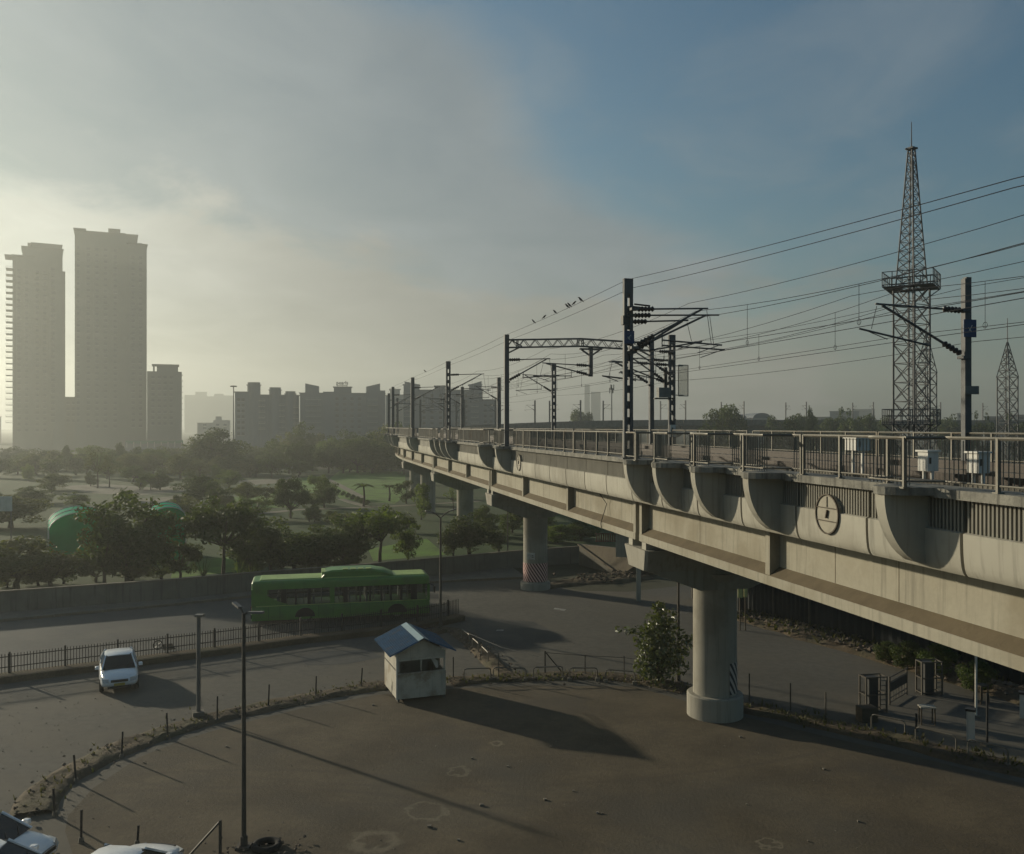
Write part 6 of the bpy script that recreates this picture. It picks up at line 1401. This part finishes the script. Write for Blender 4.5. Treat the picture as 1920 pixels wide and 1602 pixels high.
def strand(pts, label):
    t = thing('fence_wire', label, 'wire', pts[0]); m = MB(); m.tube(pts, .012, 4); obj('strand', m, MATS['wire'], t)
strand([G(1022, 1266)+Vector((0, 0, 1.1)), G(1097, 1268)+Vector((0, 0, 1.0)), G(1170, 1270)+Vector((0, 0, .95)), G(1250, 1280)+Vector((0, 0, .9))], 'thin slack wire between the posts left of the leafy bush'); strand([G(870, 1215)+Vector((0, 0, .9)), G(940, 1245)+Vector((0, 0, .85)), G(1010, 1266)+Vector((0, 0, .9))], 'thin wire over the diagonal verge behind the hoop rails')
def hoop(x0, y0, x1, y1, h_, label, group):
    a, b = G(x0, y0), G(x1, y1); t = thing('hoop_rail', label, 'railing', a, 0, group); d = (b-a).normalized(); r_ = .12
    pts = [a, a+Vector((0, 0, h_-r_)), a+d*r_*.3+Vector((0, 0, h_-r_*.3)), a+d*r_+Vector((0, 0, h_)), b-d*r_+Vector((0, 0, h_)), b-d*r_*.3+Vector((0, 0, h_-r_*.3)), b+Vector((0, 0, h_-r_)), b]
    m = MB(); m.tube(pts, .03, 7); obj('bent_tube', m, MATS['galv'], t)
    for q in (a, b): m = MB(); m.box(q+Vector((0, 0, .06)), (.2, .2, .18)); obj('footing', m, MATS['concrete_old'], t)
hp = [(870, 1279, 920, 1277), (925, 1276, 986, 1277), (1000, 1276, 1055, 1274), (1068, 1277, 1120, 1277), (1136, 1280, 1190, 1284)]
for i, q in enumerate(hp): hoop(*q, .62, 'bent tube hoop rail at the far yard kerb, %s right of the kiosk' % ORD[i], 'hoop rails at the far kerb')
hp = [(1634, 1372, 1697, 1386), (1717, 1397, 1793, 1416), (1815, 1422, 1890, 1440)]
for i, q in enumerate(hp): hoop(*q, .7, 'bent tube hoop rail right of the near pier, %s from the left' % ORD[i], 'hoop rails on the right kerb')
hp = [(866, 1200, 880, 1211), (886, 1218, 897, 1228), (903, 1234, 915, 1246)]
for i, q in enumerate(hp): hoop(*q, .62, 'hoop rail on the diagonal verge behind the kiosk, %s from the top' % ORD[i], 'hoop rails on the diagonal verge')
# ------------------------------------------------------------------ sheet fence and odds and ends under the viaduct
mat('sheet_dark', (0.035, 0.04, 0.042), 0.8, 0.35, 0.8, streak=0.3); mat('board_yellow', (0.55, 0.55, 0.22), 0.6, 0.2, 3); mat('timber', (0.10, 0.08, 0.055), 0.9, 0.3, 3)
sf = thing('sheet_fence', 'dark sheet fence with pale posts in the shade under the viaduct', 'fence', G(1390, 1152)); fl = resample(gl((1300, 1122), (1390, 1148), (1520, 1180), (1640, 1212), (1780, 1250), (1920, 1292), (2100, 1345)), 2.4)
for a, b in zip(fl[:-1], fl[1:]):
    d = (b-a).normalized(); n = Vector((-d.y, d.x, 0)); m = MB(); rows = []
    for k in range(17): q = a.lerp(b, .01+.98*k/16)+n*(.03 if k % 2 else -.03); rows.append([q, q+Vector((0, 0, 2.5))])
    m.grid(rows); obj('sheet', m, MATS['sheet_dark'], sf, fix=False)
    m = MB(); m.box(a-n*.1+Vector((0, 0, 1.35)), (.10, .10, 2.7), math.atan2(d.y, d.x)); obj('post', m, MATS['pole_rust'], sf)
for i, (x, y0, y1, w_) in enumerate(((1388, 1098, 1121, .28), (1398, 1098, 1120, .2))):  # sunlit foliage glimpsed through a gap, put in as yellow strips on added stakes
    p = PT(x, (y0+y1)/2, 53); t = thing('yellow_board', ['wider bright yellow board seen right of the near pier', 'narrower bright yellow board seen right of the near pier'][i], 'board', (p.x, p.y, 0), 0, 'yellow boards'); m = MB(); m.box(p, (w_, .05, (y1-y0)*53/F)); obj('panel', m, MATS['board_yellow'], t); m = MB(); m.box((p.x, p.y+.06, p.z/2), (.06, .06, p.z)); obj('stake', m, MATS['timber'], t)
def frame_unit(x, y, w, d, h, rz, label, panels=True):
    b = G(x, y); t = thing('steel_barrier', label, 'barrier', b, rz, 'steel barrier frames')
    for sx in (-1, 1):
        for sy in (-1, 1): m = MB(); m.box((sx*w/2, sy*d/2, h/2), (.06, .06, h)); obj('upright', m, MATS['pole_rust'], t, world=False)
    m = MB()
    for z in (.08, h*.5, h-.03):
        for sy in (-1, 1): m.bar((-w/2, sy*d/2, z), (w/2, sy*d/2, z), .045)
        for sx in (-1, 1): m.bar((sx*w/2, -d/2, z), (sx*w/2, d/2, z), .045)
    obj('rails', m, MATS['pole_rust'], t, world=False)
    if panels:
        m = MB(); m.box((-w*.1, 0, h*.5), (w*.45, d*.8, h*.94)); obj('dark_panel', m, MATS['dark_box'], t, world=False)
        for k in range(7): m = MB(); m.bar((w*.22, -d/2-.01, .15+k*h/7.6), (w*.46, -d/2-.01, .15+k*h/7.6), .03); obj('rung', m, MATS['galv'], t, world=False)
    return t
frame_unit(1637, 1334, .95, .5, 1.55, R(10), 'upright steel barrier frame with a dark panel, left one on the road'); frame_unit(1742, 1300, .95, .5, 1.5, R(5), 'upright steel barrier frame with a dark panel, right one on the road')
a, b = G(1668, 1322), G(1700, 1303); t = thing('long_barrier', 'long steel barrier gate attached behind the left upright frame', 'barrier', a, 0)
for q in (a, b): m = MB(); m.bar(q, q+Vector((0, 0, 1.25)), .06); obj('upright', m, MATS['pole_rust'], t)
m = MB(); d = (b-a)
for z in (.1, .3, 1.0, 1.2): m.bar(a+Vector((0, 0, z)), b+Vector((0, 0, z)), .04)
obj('rails', m, MATS['pole_rust'], t); m = MB(); m.quadstrip([[a+Vector((0, -.02, .55)), b+Vector((0, -.02, .55)), b+Vector((0, -.02, .95)), a+Vector((0, -.02, .95))], [a+Vector((0, .02, .55)), b+Vector((0, .02, .55)), b+Vector((0, .02, .95)), a+Vector((0, .02, .95))]]); obj('panel', m, MATS['dark_box'], t)
for k in range(1, 6): m = MB(); q = a.lerp(b, k/6); m.bar(q+Vector((0, 0, .1)), q+Vector((0, 0, .55)), .025); obj('bar', m, MATS['galv'], t)
b = G(1738, 1358); t = thing('small_table', 'small table with a pale top standing between the barriers and the kerb', 'table', b, R(-8)); m = MB(); m.box((0, 0, .72), (.62, .4, .05)); obj('top', m, MATS['kiosk_cream'], t, world=False)
for x in (-.26, .26):
    for y in (-.16, .16): m = MB(); m.box((x, y, .35), (.045, .045, .7)); obj('leg', m, MATS['timber'], t, world=False)
b = G(1840, 1318); t = thing('wooden_stool', 'dark stool-like stand behind the white pole', 'stool', b, R(20)); m = MB(); m.box((0, 0, .78), (.5, .4, .06)); obj('top', m, MATS['timber'], t, world=False)
for x in (-.2, .2):
    for y in (-.15, .15): m = MB(); m.bar((x*1.2, y*1.2, 0), (x, y, .76), .045); obj('leg', m, MATS['timber'], t, world=False)
for i, (x, yb, h_) in enumerate(((1820, 1388, 1.15), (1919, 1346, 1.0))):
    b = G(x, yb); t = thing('marker_stone', ['white marker stone with a dark cap beside the right kerb', 'white marker stone cut off by the right edge'][i], 'post', b, R(-30), 'marker stones'); m = MB(); m.box((0, 0, h_/2), (.28, .26, h_)); obj('shaft', m, MATS['white_paint'], t, world=False); m = MB(); m.box((0, 0, h_+.04), (.36, .34, .09)); obj('cap', m, MATS['dark_box'], t, world=False)
b = G(1625, 1352); t = thing('crate', 'brown crate at the foot of the left barrier frame', 'crate', b, R(8)); m = MB(); m.box((0, 0, .3), (.7, .5, .6)); obj('box', m, MATS['timber'], t, world=False)
for z in (.1, .3, .5): m = MB(); m.box((0, -.262, z), (.72, .02, .12)); obj('slat', m, MATS['timber'], t, world=False)
# wheel and board by the fence
b = G(296, 1229); t = thing('cart_wheel', 'small dark spoked wheel leaning against the picket fence', 'wheel', b+Vector((0, 0, .3)), R(30)); m = MB(); m.tube([(.23*math.cos(q), 0, .25+.23*math.sin(q)) for q in [2*math.pi*k/20 for k in range(21)]], .03, 6); obj('tyre', m, MATS['tyre'], t, world=False)
for k in range(4): m = MB(); q = math.pi*k/4; m.bar((-.22*math.cos(q), 0, .25-.22*math.sin(q)), (.22*math.cos(q), 0, .25+.22*math.sin(q)), .018); obj('spoke', m, MATS['rim'], t, world=False)
b = G(316, 1229); t = thing('dark_board', 'dark board tilted beside the small wheel at the fence', 'board', b+Vector((0, 0, .3)), R(30)); m = MB(); m.quadstrip([[(-.25, -.1, 0), (.35, -.1, 0), (.2, .15, .28), (-.3, .15, .28)], [(-.25, -.07, 0), (.35, -.07, 0), (.2, .18, .28), (-.3, .18, .28)]]); obj('panel', m, MATS['timber'], t, world=False)
# tyre ring by the lamp foot
b = G(500, 1592); t = thing('old_tyre', 'old tyre half buried beside the foot of the tall lamp post', 'tyre', b, 0); m = MB(); m.tube([(.34*math.cos(q), .34*math.sin(q), .1) for q in [2*math.pi*k/22 for k in range(23)]], .10, 8); obj('rubber', m, MATS['tyre'], t, world=False, smooth=True)
scatter('rubble', gl((420, 1598), (470, 1596), (540, 1600)), .3, 70, .02, .08, MATS['rubble_mix'], 31, 'stones round the foot of the tall lamp post', .1)
# ------------------------------------------------------------------ the hazy air
m = MB(); m.box((150, 900, 66.5), (2700, 2400, 136)); hz = obj('haze', m, None); hz['kind'] = 'stuff'
hm = bpy.data.materials.new('haze_air'); hm.use_nodes = True; N = hm.node_tree.nodes; L = hm.node_tree.links
N.remove(N['Principled BSDF']); pv = N.new('ShaderNodeVolumePrincipled'); pv.inputs['Color'].default_value = (0.75, 0.79, 0.76, 1)
pv.inputs['Density'].default_value = 0.00066; pv.inputs['Anisotropy'].default_value = 0.5
L.new(pv.outputs[0], N['Material Output'].inputs['Volume']); hz.data.materials.append(hm)
